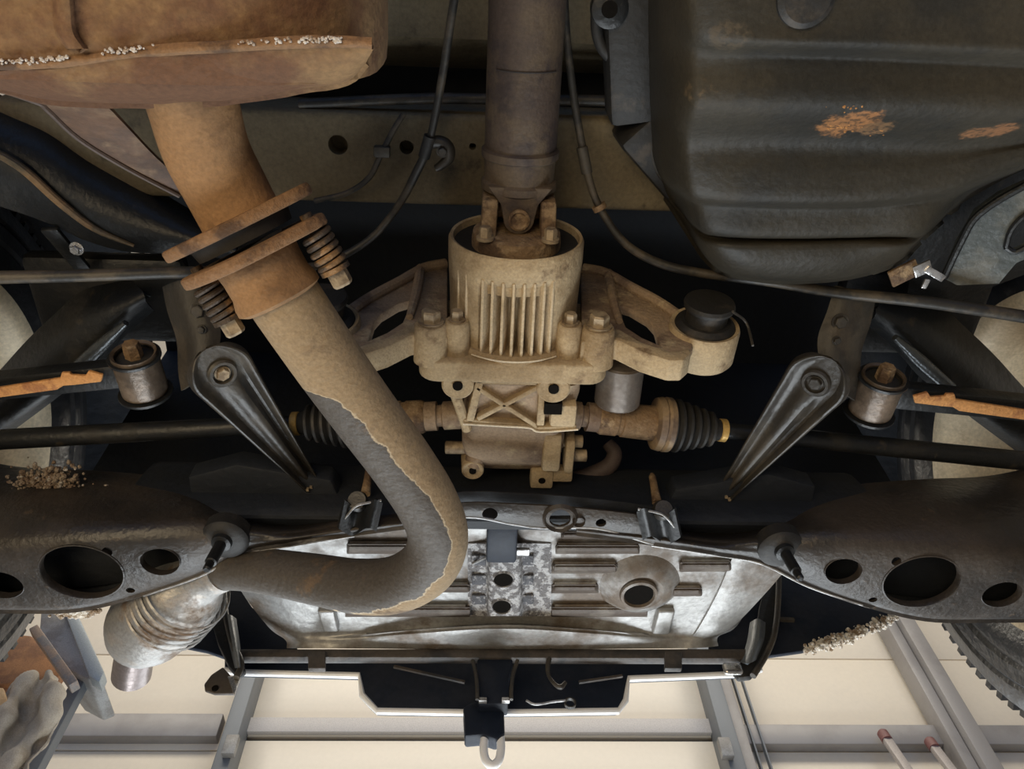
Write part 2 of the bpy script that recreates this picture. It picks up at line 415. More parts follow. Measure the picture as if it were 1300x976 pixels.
# rack with clutter at the lower left
YR = 2.3
rz = aty(20, 1012, YR-.02).z
rack = thing('storage_rack', (aty(-60,900,YR).x, YR, 0), 'dark steel storage rack at the left edge carrying the rag and boxes', 'rack')
xe = aty(78, 960, YR).x
for xx in (xe, xe-1.3):
    for yy in (YR+.02, YR+.7): G().box((xx-.02, yy, rz/2), .05, .05, rz).build('upright', STEELD, rack, bevel=.004)
G().box((xe-.65, YR+.36, rz-.02), 1.4, .76, .04).build('shelf', STEELD, rack, bevel=.004)
# grey box, brown box, board, cloth
cb = thing('metal_case', aty(100, 860, YR+.2), 'scuffed grey metal case with a flanged lid edge behind the tail pipe', 'case')
def px_plate(pts, y, th, m, name, parent, bevel=.004, dirn=(0,1,0)):
    return G().plate([aty(a, b, y) for a, b in pts], dirn, th).build(name, m, parent, bevel=bevel)
px_plate([(52,772),(82,770),(128,856),(112,862),(88,850),(50,800)], YR+.2, .25, GREYBOX, 'body', cb, .008)
px_plate([(80,772),(98,778),(132,852),(126,866),(113,858)], YR+.17, .06, mat('pale_blue_grey_flange', (.36,.40,.42), .45, .2, bump=.1), 'flange', cb, .006)
fq = aty(110,852,YR+.26); G().bar(fq, V((fq.x, YR+.26, 0)), .05, .05).build('foot', STEELD, cb, bevel=.005)
ob = thing('crate', aty(40, 858, YR+.12), 'orange brown box standing behind the crumpled rag', 'box')
px_plate([(-30,800),(40,806),(80,850),(72,862),(-30,870)], YR+.12, .05, CRATE, 'side', ob, .01)
G().box(V((aty(-20,880,YR+.2).x, YR+.25, (rz+aty(10,866,YR+.2).z)/2)), .30, .2, aty(10,866,YR+.2).z-rz).build('base', CRATE, ob, bevel=.01)
tag(G().bar(aty(44,800,YR+.05), aty(95,872,YR+.05), .03, .045).build('angle_bar', mat('rusty_angle', (.33,.24,.18), .6, .2, c2=(.22,.2,.19), s2=12), bevel=.004), 'slim rusty steel bar slanting in front of the orange brown box', 'bar')
tag(px_plate([(-40,872),(4,872),(10,890),(-5,902),(-40,905)], YR-.12, .03, WOOD, 'wooden_block', None, .006), 'small pale wooden block at the left edge above the rag', 'block')
rng = random.Random(3)
rows = []
for py, l, r, off in ((858,26,72,.03),(870,14,80,.0),(888,2,76,.0),(905,-6,78,0),(925,-14,72,.0),(945,-20,58,0),(976,-30,40,.0),(1015,-60,30,.0)):
    row = []
    for k in range(9):
        px = l+(r-l)*k/8
        row.append(aty(px, py+6*math.sin(k*1.7+py*.03), YR-.09+off+.022*math.sin(k*1.5+py*.03)+.014*math.sin(k*.8-py*.05)))
    rows.append(row)
clo = tag(G().sheet(rows, 5, 5, .006, bumpf=lambda p: .03*mnoise.noise(p*9)+.014*mnoise.noise(p*22)).build('rag', CLOTH), 'crumpled beige grey cotton rag draped over the rack edge', 'rag')

# ------------------------------------------------------------------ body shell (setting of the car)
body = thing('car_underbody', (.036, 0, 2.2), 'dusty dark underside of a raised car body above all the running gear', 'car body')
def prof_sheet(prof, xa, xb, m, name, th=.004, parent=body, nx=2):
    g = G(); rows = [[V((xa+(xb-xa)*k/nx, y, z)) for k in range(nx+1)] for y, z in prof]
    return g.sheet(rows, 1, 1, th, up=(0,0,1)).build(name, m, parent, bevel=0, sharp=25)
prof_sheet([(-1.6,2.03),(-.5,2.03),(.12,2.03),(.145,2.06),(.165,2.12)], -.75, .82, PAN, 'floor_pan')
for xr in (-.16, -.065, .155):                       # pressed ribs along the pan
    G().box((xr, -.35, 2.028), .018, .85, .016).build('pressed_rib', PAN, body, bevel=.006, bseg=3)
# crossmember with round holes
g = G().box((.036, .245, 2.025), 1.15, .105, .07)
cutl = [(at(px, py, 1.99)+V((0,0,.0)), (0,0,1), r, .05) for px, py, r in ((429,184,.011),(516,187,.008),(600,186,.004))]
g.build('cross_member', PAN, body, bevel=.008, bseg=3, cut=cutl)
G().box((.036,.245,2.03), 1.1, .08, .012).build('cross_member_lining', CAVE, body)
G().tube([at(380,132,2.0), at(540,125,2.0), at(640,126,2.0), at(780,128,2.0)], .006, 12, 4).build('brake_pipe', CABLE, body)
prof_sheet([(.165,2.12),(.30,2.10),(.31,2.36),(.5,2.40),(.72,2.38),(.75,2.0),(.757,1.985)], -.585, .655, CAVE, 'axle_well')
for sx_ in (-1, 1):                                  # wheel arches over the tyres
    xa, xb = .036+sx_*.60, .036+sx_*.93
    rows = []
    for a in range(40, 191, 15):
        r_ = math.radians(a); rows.append([V((x, .58+.40*math.cos(r_), 1.89+.40*math.sin(r_))) for x in (xa, (xa+xb)/2, xb)])
    G().sheet(rows, 1, 2, .006, up=None).build('wheel_arch', CAVE, body)
    G().box((.036+sx_*.70, -.1, 2.10), .05, .55, .14).build('side_sill', CAVE, body, bevel=.01)
# chassis leg beside the tank
G().bar(at(800,-120,1.95), at(806,150,1.97), .05, .06, (0,0,1)).build('frame_rail', RUBBER, body, bevel=.008)
G().bar(at(806,150,1.97), at(930,300,2.02), .05, .06, (0,0,1)).build('frame_rail', RUBBER, body, bevel=.008)

# left chassis leg sweeping to the rear
leg = thing('chassis_leg', at(100,250,1.95), 'long black pressed chassis leg sweeping behind the rusty shield at left', 'frame rail')
rows = []
for s_, z_ in ((0,2.02),(.25,1.975),(.5,1.955),(.75,1.95),(1,1.965)):
    top = [(-120,60),(0,120),(60,148),(110,185),(170,222),(235,262),(300,300)]
    bot = [(-120,225),(0,262),(60,283),(110,306),(165,320),(225,322),(300,330)]
    rows.append([at(t[0]+(b[0]-t[0])*s_, t[1]+(b[1]-t[1])*s_, z_) for t, b in zip(top, bot)])
G().sheet(rows, 4, 4, .01, bumpf=None).build('rail_shell', BLACK, leg)
G().tube([at(-60,168,1.945), at(20,208,1.945), at(75,256,1.945), at(120,290,1.95), at(170,312,1.955)], [.004,.005,.005,.004,.002], 10, 5).build('pressed_ridge', mat('scuffed_ridge', (.10,.075,.045), .5, c2=(.22,.13,.06), s2=20), leg)
G().lathe(at(20,226,1.957), (0,0,-1), [(0,.009),(.003,.009)], 18).build('drain_plug', RUBBER, leg)
G().bar(at(62,290,1.96), at(105,340,2.0), .006, .02).build('stay', BLACK, leg, bevel=.002)
bolt(leg, at(98,315,1.96), (0,0,-1), .006, .008, CHROME)

# ------------------------------------------------------------------ exhaust
muf = thing('muffler', at(220,60,1.65), 'large rusty muffler box with crusted seam and short outlet pipe, top left', 'muffler')
# body: stations along y of rounded sections
x1 = at(470,60,1.63).x
g = G()
def mst(y, zb, zt, xr, rnd):
    pts = []
    for k in range(49):
        a = math.pi*2*k/48
        c, s = math.cos(a), math.sin(a)
        e = .42
        px = math.copysign(abs(c)**e, c)*(xr+.62)/2; pz = math.copysign(abs(s)**.6, s)*(zt-zb)/2
        pts.append(V(((xr-.62)/2+px, y, (zt+zb)/2+pz)))
    return pts
st = [mst(y, zb, zt, xr, 0) for y, zb, zt, xr in ((-.40,1.62,1.78,x1-.02),(-.2,1.605,1.80,x1),(.0,1.60,1.81,x1),(.06,1.60,1.81,x1+.001),(.084,1.60,1.81,x1),(.098,1.606,1.81,x1-.002))]
base = 0
for ring in st: g.v += ring
n = 49
for j in range(len(st)-1):
    for k in range(n-1): g.f.append((j*n+k, j*n+k+1, (j+1)*n+k+1, (j+1)*n+k))
g.build('lower_shell', RUST, muf, sharp=60)
# seam flange lip
rows = [[at(px, py+d, z) for px, py in ((-80,88),(0,84),(60,82),(120,75),(200,66),(300,60),(380,55),(440,55),(472,57))] for d, z in ((-10,1.602),(-4,1.599),(2,1.599),(6,1.602))]
G().sheet(rows, 4, 2, .004, bumpf=lambda p: .001*mnoise.noise(p*60)).build('seam_lip', RUSTF, muf)
g = G()
for k in range(150):
    px = rng.choice([rng.uniform(-5,85), rng.uniform(130,195), rng.uniform(300,435), rng.uniform(390,435)])
    py = np.interp(px, [0,60,120,200,300,380,440], [78,76,66,59,54,50,49])+rng.uniform(-3,4)
    c = at(px, py, 1.598); r = rng.uniform(.0005,.0014)
    g.lathe(c, (rng.uniform(-1,1),rng.uniform(-1,1),1), [(-r,r*.4),(0,r),(r,r*.3)], 5)
cr = g.build('seam_crust', mat('white_grey_crust', (.62,.56,.50), .8, c2=(.35,.25,.17), s2=120, bump=.3), muf); cr['kind'] = 'stuff'
# end cap rolling away behind the seam
top = [(-80,92),(0,90),(60,88),(120,80),(200,70),(300,64),(380,60),(440,60),(474,62)]
bot = [(-80,104),(0,112),(60,126),(135,131),(215,131),(300,126),(380,113),(440,103),(464,80)]
rows = []
for s_, z_ in ((0,1.603),(.3,1.606),(.7,1.615),(.93,1.628),(1.0,1.645),(.99,1.665)):
    rows.append([at(t[0]+(b[0]-t[0])*s_, t[1]+(b[1]-t[1])*s_, z_) for i, (t, b) in enumerate(zip(top, bot))])
G().sheet(rows, 4, 4, .003, bumpf=lambda p: .0015*mnoise.noise(p*40)).build('end_cap', RUST, muf)
# pressed rib and scar lines on the shell
rows = [[at(px+d, py, z) for px, py in ((72,-60),(80,0),(84,40),(98,62))] for d, z in ((-16,1.603),(-8,1.594),(8,1.594),(16,1.603))]
G().sheet(rows, 4, 3, .005).build('pressed_rib', RUST, muf)
# heat shield wing
hs = thing('heat_shield', at(140,180,1.72), 'rust brown triangular heat shield below the muffler beside its outlet pipe', 'heat shield')
rows = [[at(*p) for p in r] for r in (
    [(-40,100,1.66),(45,128,1.67),(60,138,1.68),(100,175,1.71),(160,212,1.735),(228,248,1.76)],
    [(-20,98,1.64),(60,115,1.65),(90,135,1.67),(125,165,1.70),(178,205,1.73),(232,240,1.76)],
    [(0,90,1.64),(100,112,1.65),(130,130,1.665),(160,160,1.70),(198,200,1.73),(238,235,1.76)])]
G().sheet(rows, 4, 4, .003).build('shield_panel', mat('brown_shield', (.14,.075,.042), .6, c2=(.085,.05,.033), s2=10, c3=(.22,.14,.08), s3=18), hs)
G().tube([V(p) + V((0,0,-.001)) for p in rows[0]], .0022, 8, 5).build('rolled_edge', mat('dark_rolled_edge', (.08,.05,.035), .6), hs)

# outlet pipe
ptsA = [at(222,60,1.66), at(236,100,1.672), at(246,135,1.68), at(262,190,1.69), at(290,245,1.695), at(312,287,1.69)]
G().tube(ptsA, .0315, 36, 8).build('outlet_pipe', PIPEUP, muf)
# front pipe flange (upper plate)
jc = at(312,304,1.69); jd = (at(372,390,1.68)-at(262,200,1.69)).normalized(); vj = (jc-CAM).normalized(); jd = (jd - vj*jd.dot(vj)*.78).normalized()
fu = at(400,250,1.69)-at(228,352,1.69); fu = (fu - jd*fu.dot(jd)).normalized(); fv = jd.cross(fu)
def oval(c, a, b, e=1.0, n=40):
    # lozenge flange outline: round centre with two ears
    out = []
    for k in range(n):
        t = 2*math.pi*k/n; cc, ss = math.cos(t), math.sin(t)
        rr = 1/((abs(cc)/a)**1.45 + (abs(ss)/b)**1.45)**(1/1.45)
        out.append(c + fu*cc*rr + fv*ss*rr)
    return out
G().plate(oval(jc - jd*.019, .069, .050), jd, .010).build('outlet_flange', RUSTF, muf, bevel=.0025)
G().ring(jc-jd*.009, jd, [(0,.028),(.010,.028),(.010,.040),(0,.042)], 36).build('gasket', mat('black_gasket', (.02,.016,.012), .8), muf)

ex = thing('exhaust_pipe', at(450,500,1.70), 'long bent exhaust pipe, tan mud on top, crossing below the differential', 'exhaust pipe')
G().plate(oval(jc + jd*.006, .068, .050), jd, .010).build('inlet_flange', RUSTF, ex, bevel=.0025)
pts = [(318,318,1.69),(338,344,1.686),(372,395,1.682),(418,462,1.68),(462,523,1.68),(508,585,1.68),(543,640,1.678),(556,682,1.678),(543,718,1.683),(505,741,1.70),(455,744,1.72),(400,735,1.745),(345,726,1.765),(295,722,1.78),(255,730,1.79)]
W = [at(*p) for p in pts]
rad = [.030]*8 + [.0305,.0305,.030,.0285,.0265,.025,.025]
G().lathe(jc+jd*.012, jd, [(0,.033),(.004,.0345),(.012,.0335),(.026,.0335),(.034,.036),(.040,.036),(.043,.031)], 36).build('inlet_collar', PIPEUP, ex)
g = G().tube(W, rad, 48, 10)
base, nr, seg, cen = g.rings
mud = [0.0]*len(g.v)
for i in range(nr):
    tpar = i/(nr-1)
    t = (cen[min(i+1,nr-1)]-cen[max(i-1,0)]).normalized()
    view = (cen[i]-CAM).normalized(); side = t.cross(view).normalized()     # right of travel, as the pipe lies
    for k in range(seg):
        nrm = (g.v[base+i*seg+k]-cen[i]).normalized()
        sd = nrm.dot(side)
        bare = np.interp(tpar, [0,.20,.24,.30,.40,.47,.54,.62,.70,.8,.9,1], [2,1.6,.35,.2,-.1,-.28,-.42,-.62,-.95,-1.2,-1.3,-1.3])
        mud[base+i*seg+k] = .5 + 1.5*(bare + sd)
sgn = 1
vm = list(mud)
o = G(); o.v = g.v; o.f = g.f
po = o.build('pipe', PIPE, ex)
me = po.data
# remap mud attribute by position (vertex order is kept by construction)
at_ = me.attributes.new('mud', 'FLOAT', 'POINT')
at_.data.foreach_set('value', [max(-.5, min(1.5, q)) for q in vm][:len(me.vertices)] if len(me.vertices) == len(vm) else [1.0]*len(me.vertices))
# spring bolts
def spring_bolt(c, parent):
    g = G(); n = 5; pts = []
    u, v, t = frame(jd)
    for k in range(n*14+1):
        a = 2*math.pi*k/14
        pts.append(V(c) + t*(.004+.030*k/(n*14)) + (u*math.cos(a)+v*math.sin(a))*.0105)
    sp = G().tube(pts, .0026, 8, 1).build('spring', DARKPIPE, parent)
    G().lathe(V(c)-t*.012, jd, [(0,.005),(.040,.005)], 12).build('bolt_shank', DARKPIPE, parent)
    G().lathe(V(c)+t*.034, jd, [(0,.0125),(.004,.0125)], 18).build('spring_seat', DARKPIPE, parent)
    G().lathe(V(c)+t*.038, jd, [(0,.0085),(.011,.0085),(.013,.007)], 6).build('bolt_head', BOLT, parent, sharp=25)
sb1 = jc + jd*.014 + fu*.054; sb2 = jc + jd*.014 - fu*.050
spring_bolt(sb1, ex); spring_bolt(sb2, ex)

# rear silencer
rm = thing('tail_silencer', at(190,790,1.80), 'silver grey tail silencer with brown heat stains at lower left', 'muffler')
G().tube([at(285,722,1.782), at(258,732,1.79), at(235,748,1.795), at(205,776,1.80), at(186,797,1.80), at(174,812,1.80)], [.026,.031,.050,.0545,.052,.041], 36, 6).build('silencer_body', SILVER, rm)
for k in range(5):
    a = at(240-6*k, 745+7*k, 1.795); d = (at(205,778,1.80)-at(235,748,1.795)).normalized()
    G().ring(a, d, [(0,.0545),(.002,.0560),(.004,.0545),(.002,.053)], 32).build('body_ridge', SILVER, rm)
G().tube([at(178,808,1.80), at(171,832,1.80), at(167,856,1.80)], [.024,.0245,.025], 28, 4, cap=False).build('tail_tip', TIPM, rm)
G().ring(at(167,856,1.80), at(167,856,1.80)-at(169,834,1.80), [(0,.025),(.002,.025),(.002,.021),(-.05,.021)], 28).build('tip_rim', TIPM, rm)

# ------------------------------------------------------------------ propeller shaft
xd, zd = .036, 1.900
ps = thing('propeller_shaft', (.036, 0, 1.92), 'dusty brown propeller shaft running down to the joint before the finned casing', 'shaft')
ye = at(663,205,1.885).y
A = V((.041,-.75,1.925)); B = V((.037, ye, 1.918)); sa = (B-A).normalized()
L_ = (B-A).length
G().lathe(A, sa, [(0,.0372),(L_-.085,.0372),(L_-.083,.0375),(L_-.006,.0375),(L_-.004,.0405),(L_+.003,.0405),(L_+.005,.0375),(L_+.026,.037),(L_+.029,.040),(L_+.036,.040),(L_+.042,.030),(L_+.046,.0)], 48).build('shaft_tube', SHAFT, ps)
# weld bead, an arc on the underside
u, v, t = frame(sa, (1,0,0))
pts = [A+sa*(L_-.085)+(V((1,0,0))*math.cos(a)+V((0,0,1))*math.sin(a))*.0374 for a in np.linspace(math.radians(222), math.radians(322), 12)]
G().tube(pts, .0009, 6, 1).build('weld_mark', mat('dark_weld', (.03,.022,.018), .7), ps)
# shaft yoke: ears above and below
yj = B.y + .060; J = V((.037, yj, 1.912))
for sgn in (-1, 1):
    g = G()
    pl = []
    for a in np.linspace(-math.pi/2, math.pi/2, 13): pl.append(J + V((math.sin(a)*.0165, math.cos(a)*.0165, sgn*.030)))
    pl += [J+V((.020,-.016,sgn*.030)), J+V((.034,-.034,sgn*.030)), J+V((-.034,-.034,sgn*.030)), J+V((-.020,-.016,sgn*.030))]
    g.plate(pl, (0,0,-sgn), .011).build('yoke_ear', SHAFT, ps, bevel=.0025)
    G().lathe(J+V((0,0,sgn*.026)), (0,0,sgn), [(0,.0115),(.007,.0115),(.008,.009),(.0065,.007)], 24).build('bearing_cap', YOKE, ps)
g = G().lathe(J-V((0,0,.03)), (0,0,1), [(0,.008),(.06,.008)], 16).lathe(J-V((.036,0,0)), (1,0,0), [(0,.008),(.072,.008)], 16)
g.build('joint_cross', YOKE, ps)
# companion flange with side ears
yf, yb = .300, .412
fl = thing('drive_flange', (xd, .30, zd), 'rusty forked drive flange inside the finned casing mouth', 'flange')
for sgn in (-1, 1):
    pl = [J+V((sgn*.0385, -.020, -.030)), J+V((sgn*.0385, -.020, .024)), J+V((sgn*.0405, .030, .036)), J+V((sgn*.0405, .030, -.040))]
    G().plate(pl, (-sgn,0,0), .0165).build('flange_ear', YOKE, fl, bevel=.003)
G().lathe((xd, yf-.010, zd), (0,1,0), [(0,.040),(.002,.047),(.010,.0485),(.03,.0485),(.034,.03)], 40).build('flange_disc', YOKE, fl)
for a in (-1, 1):
    bolt(fl, (xd+a*.034, yf-.010, zd-.034), (0,-1,0), .0068, .014, BOLT, 'flange_bolt')

# ------------------------------------------------------------------ differential
df = thing('differential', (xd, .45, zd), 'dusty cream cast rear differential with finned barrel and cross ribbed housing', 'differential')
yf, yb = .300, .412
g = G(); nseg = 160
stn = [(.04,.066,0),(.004,.068,0),(-.003,.0685,0),(-.004,.0715,0),(0,.0735,0),(.02,.0738,0),(.026,.0736,.15),(.034,.0732,.5),(.042,.0728,.8),(.056,.0724,.95),(.072,.072,1),(.09,.0718,1),(.114,.0716,1)]
for (h, r_, dp) in stn:
    for k in range(nseg):
        a = 2*math.pi*k/nseg - math.pi
        e = min(max((a-math.radians(-124))/.10, 0), 1)*min(max((math.radians(-56)-a)/.10, 0), 1)
        rr = r_ - .022*dp*e
        g.v.append(V((xd+math.cos(a)*rr, yf+h, zd+math.sin(a)*rr)))
for j_ in range(len(stn)-1):
    for k in range(nseg):
        a_, b_ = j_*nseg+k, j_*nseg+(k+1) % nseg; g.f.append((a_, b_, b_+nseg, a_+nseg))
g.build('barrel', CAST, df)
G().ring((xd, yf+.004, zd), (0,1,0), [(0,.0675),(.008,.0675),(.014,.046),(.004,.046)], 48).build('oil_seal', RUBBER, df)
fin0 = None
angs = [-152,-140,-126,-114,-106,-98,-90,-82,-74,-66,-54,-40,-28]
for i, ad in enumerate([-119,-110.2,-101.4,-92.8,-84.2,-75.6,-67,-59,-136,-147]):
    a = math.radians(ad); rd = V((math.cos(a),0,math.sin(a))); tg = V((-math.sin(a),0,math.cos(a)))
    o_ = V((xd,0,zd)); wd = .0015 if i < 8 else .0012
    ys = [(.022,.0738),(.045,.0742),(.07,.0746),(.10,.0748),(.1115,.0748)]
    g = G(); vv = []
    for (y_, r_) in ys:
        for s_ in (-1,1):
            vv.append(o_+V((0,yf+y_,0))+rd*.050+tg*wd*1.9*s_); vv.append(o_+V((0,yf+y_,0))+rd*r_+tg*wd*s_)
    m = len(ys); ff = []
    for j in range(m-1):
        b0, b1 = j*4, (j+1)*4
        ff += [(b0,b0+1,b1+1,b1),(b0+1,b0+3,b1+3,b1+1),(b0+3,b0+2,b1+2,b1+3)]
    ff += [(0,2,3,1),((m-1)*4,(m-1)*4+1,(m-1)*4+3,(m-1)*4+2)]
    g.add(vv, ff).build('fin', FINM, df, bevel=.0006, bseg=1)
# flange plate
def rrect(cx_, cz_, hx, hz, r, y, n=6):
    out = []
    for (sx_, sz_, a0) in ((1,1,0),(-1,1,90),(-1,-1,180),(1,-1,270)):
        for k in range(n+1):
            a = math.radians(a0+90*k/n); out.append(V((cx_+sx_*(hx-r)+math.cos(a)*r, y, cz_+sz_*(hz-r)+math.sin(a)*r)))
    return out
G().plate(rrect(xd, zd, .104, .078, .022, yb), (0,1,0), .027).build('flange_plate', CAST, df, bevel=.004, bseg=3)
G().lathe((xd, yb-.006, zd), (0,1,0), [(0,.0755),(.003,.0785),(.010,.079)], 56, a0=0, a1=2*math.pi).build('flange_lip', CAST, df)
G().tube([V((xd+math.sin(a)*.0795, yb-.002, zd-math.cos(a)*.0795)) for a in np.linspace(-.62,.62,16)], .0009, 6, 1).build('lip_edge', CASTW, df)
for px, zz in ((580,1.845),(722,1.845)):
    c = at(px, 432, zz); c = V((c.x, yb, zz))
    G().lathe(c-V((0,.038,0)), (0,1,0), [(0,.012),(.003,.0135),(.038,.0145)], 24).build('bolt_pillar', CAST, df)
    bolt(df, c-V((0,.037,0)), (0,-1,0), .0068, .013, BOLT)
# rear housing: a loft of rounded sections running back
g = G(); secs = []
def hsec(y, xl, xr, zb, zt, r=.016, n=5):
    out = []
    for (cx_, cz_, a0) in ((xr-r, zt-r, 0),(xl+r, zt-r, 90),(xl+r, zb+r, 180),(xr-r, zb+r, 270)):
        for k in range(n+1):
            a = math.radians(a0+90*k/n); out.append(V((cx_+math.cos(a)*r, y, cz_+math.sin(a)*r)))
    return out
hl, hr = at(592,500,1.835).x, at(738,500,1.835).x
hl2, hr2 = at(586,575,1.85).x, at(716,575,1.85).x
secs = [hsec(.447,hl,hr,1.834,1.97), hsec(.462,hl+.002,hr,1.836,1.975), hsec(.492,hl2+.002,hr-.006,1.838,1.985), hsec(.500,hl2+.002,hr2-.004,1.842,1.985), hsec(.53,hl2,hr2,1.845,1.985), hsec(.562,hl2,hr2,1.852,1.98,.022), hsec(.588,hl2+.006,hr2-.006,1.866,1.965,.026), hsec(.603,hl2+.02,hr2-.02,1.885,1.95,.028)]
n = len(secs[0])
for s_ in secs: g.v += s_
for j in range(len(secs)-1):
    for k in range(n): g.f.append((j*n+k, j*n+(k+1)%n, (j+1)*n+(k+1)%n, (j+1)*n+k))
g.f += [tuple(range(n)), tuple((len(secs)-1)*n+k for k in range(n))]
g.build('rear_housing', CASTD, df, bevel=0)
# ribbed pad: frame and X on the underside
zq = 1.828
def rib(a, b, wd=.006, h=.016, nm='cross_rib', m=CAST): G().bar(a+V((0,0,h/2)), b+V((0,0,h/2)), h, wd, (0,0,1)).build(nm, m, df, bevel=.0018)
c00, c10, c01, c11 = at(604,492,zq), at(692,488,zq), at(598,537,zq), at(680,541,zq)
rib(c00, c11); rib(at(688,490,zq), at(606,533,zq))
rib(at(610,480,zq), at(596,537,zq), .009, .018, 'pad_rib'); rib(at(690,482,zq), at(686,541,zq), .009, .018, 'pad_rib')
rib(at(588,535,zq), at(682,543,zq), .006, .018, 'pad_rib'); rib(at(676,546,zq), at(732,543,zq), .007, .018, 'pad_rib')
rib(at(604,485,zq), at(692,487,zq), .006, .016, 'pad_rib')
G().tube([at(588,538,zq-.001), at(640,541,zq-.001), at(672,543,zq-.001), at(686,548,zq-.001), at(734,545,zq-.001)], .0012, 8, 4).build('pad_edge', CASTW, df)
G().tube([at(572,484,1.832), at(585,520,1.834), at(593,545,1.836)], .006, 10, 4).build('side_web', CAST, df)
# bosses with threaded holes
HOLE = mat('boss_hole', (.008,.007,.006), .9, spec=.05, bump=0)
def boss(px, py, z, r, h, nm='mount_boss', sq=False):
    c = at(px, py, z)
    if sq:
        b_ = G().box(c+V((0,0,h/2)), r*2, r*1.9, h).build(nm, CAST, df, bevel=.003)
    else:
        b_ = G().lathe(c, (0,0,1), [(.0015,r*.5),(0,r*.9),(.0015,r),(h,r*1.12)], 32).build(nm, CAST, df)
    G().lathe(c-V((0,0,.0008)), (0,0,1), [(0,r*.32),(.003,r*.32)], 18).build('bolt_hole', HOLE, b_)
boss(581,490,1.822,.0175,.03); boss(703,494,1.822,.0185,.03)
boss(600,598,1.852,.0135,.03); boss(688,610,1.855,.014,.022, sq=True)
G().tube([at(600,592,1.86), at(604,580,1.865), at(610,570,1.87)], [.011,.012,.010], 16, 3).build('boss_web', CASTD, df)
G().box(at(700,600,1.866), .052, .018, .016).build('cover_lug', CAST, df, bevel=.003)
# side details on the right: pads and filler area
G().box(at(714,520,1.84), .030, .030, .03).build('side_pad', CAST, df, bevel=.004)
G().box(at(702,517,1.826), .020, .014, .008).build('pocket', HOLE, df)
G().box(at(700,570,1.853), .022, .055, .02).build('filler_rib', CAST, df, bevel=.004)
G().box(at(722,572,1.868), .012, .05, .03).build('filler_rib', CAST, df, bevel=.004)
for px, py in ((733,560),(738,578),(572,568)):
    G().lathe(at(px,py,1.872), (1 if px > 650 else -1,0,0), [(-.02,.008),(.006,.008),(.007,.005)], 12).build('cover_bolt', BOLT, df)
# drain bracket curling at right
tag(G().tube([at(705,612,1.90), at(740,606,1.905), at(772,592,1.91), at(780,575,1.92), at(771,562,1.93)], [.009,.011,.011,.010,.008], 14, 5).build('breather_hose', mat('grimy_hose', (.07,.05,.045), .7)), 'short grimy curled hose to the right of the differential housing', 'hose')

# drive stubs and half shafts
def axle(side):
    s_ = 1 if side > 0 else -1
    if s_ > 0: lab = 'right half shaft with black ribbed boot and gold clamp'; P0, P1 = at(728,527,1.865), at(1330,588,1.88)
    else: lab = 'left half shaft disappearing behind the bent exhaust pipe'; P0, P1 = at(572,527,1.865), at(-40,560,1.88)
    th = thing('half_shaft', P0, lab, 'axle')
    d = (P1-P0).normalized(); Lg = (P1-P0).length
    G().lathe(P0-d*.012, d, [(0,.017),(.02,.017),(.022,.013),(.028,.013),(.028,.0175),(.045,.0175)], 28).build('stub', CASTD, th)
    G().lathe(P0+d*.03, d, [(0,.018),(.004,.020),(.022,.020),(.024,.0185),(.028,.0185),(.029,.0205),(.068,.0215),(.074,.027)], 36).build('joint_cup', YOKE, th)
    bt = G()
    pr = [(.104,.030),(.110,.0315),(.120,.031)]
    for k in range(5):
        t0 = .122+.0105*k; r0 = .0325-.0027*k
        pr += [(t0, r0-.005), (t0+.0035, r0), (t0+.0065, r0), (t0+.0095, r0-.006)]
    pr += [(.180,.013),(.188,.012)]
    bt.lathe(P0, d, pr, 40).build('boot', RUBBER, th)
    G().lathe(P0, d, [(.098,.026),(.100,.0315),(.107,.033),(.109,.0315),(.112,.0335),(.118,.033),(.120,.03)], 40).build('boot_clamp', mat('dull_clamp', (.17,.12,.085), .5, .2, c2=(.34,.24,.14), s2=20), th)
    G().lathe(P0, d, [(.181,.0125),(.182,.0142),(.189,.0142),(.190,.0125)], 28).build('small_clamp', mat('brassy_clamp', (.62,.40,.13), .4, .3), th)
    G().lathe(P0, d, [(.17,.0095),(.24,.0105),(.30,.0115),(Lg-.1,.0125),(Lg,.0125)], 28).build('shaft_bar', BLACK, th)
axle(1); axle(-1)
# damper cylinder
dm = thing('vibration_damper', at(787,495,1.83), 'short smooth grey cylinder under the right mount arm', 'damper')
cq = at(787,478,1.862)
G().lathe((cq.x, .43, 1.862), (0,1,-.02), [(0,.024),(.002,.0265),(.052,.0265),(.054,.025),(.054,0)], 40).build('cylinder', mat('smooth_grey_metal', (.19,.165,.145), .35, .5, c2=(.14,.115,.095), s2=12, bump=.08), dm)

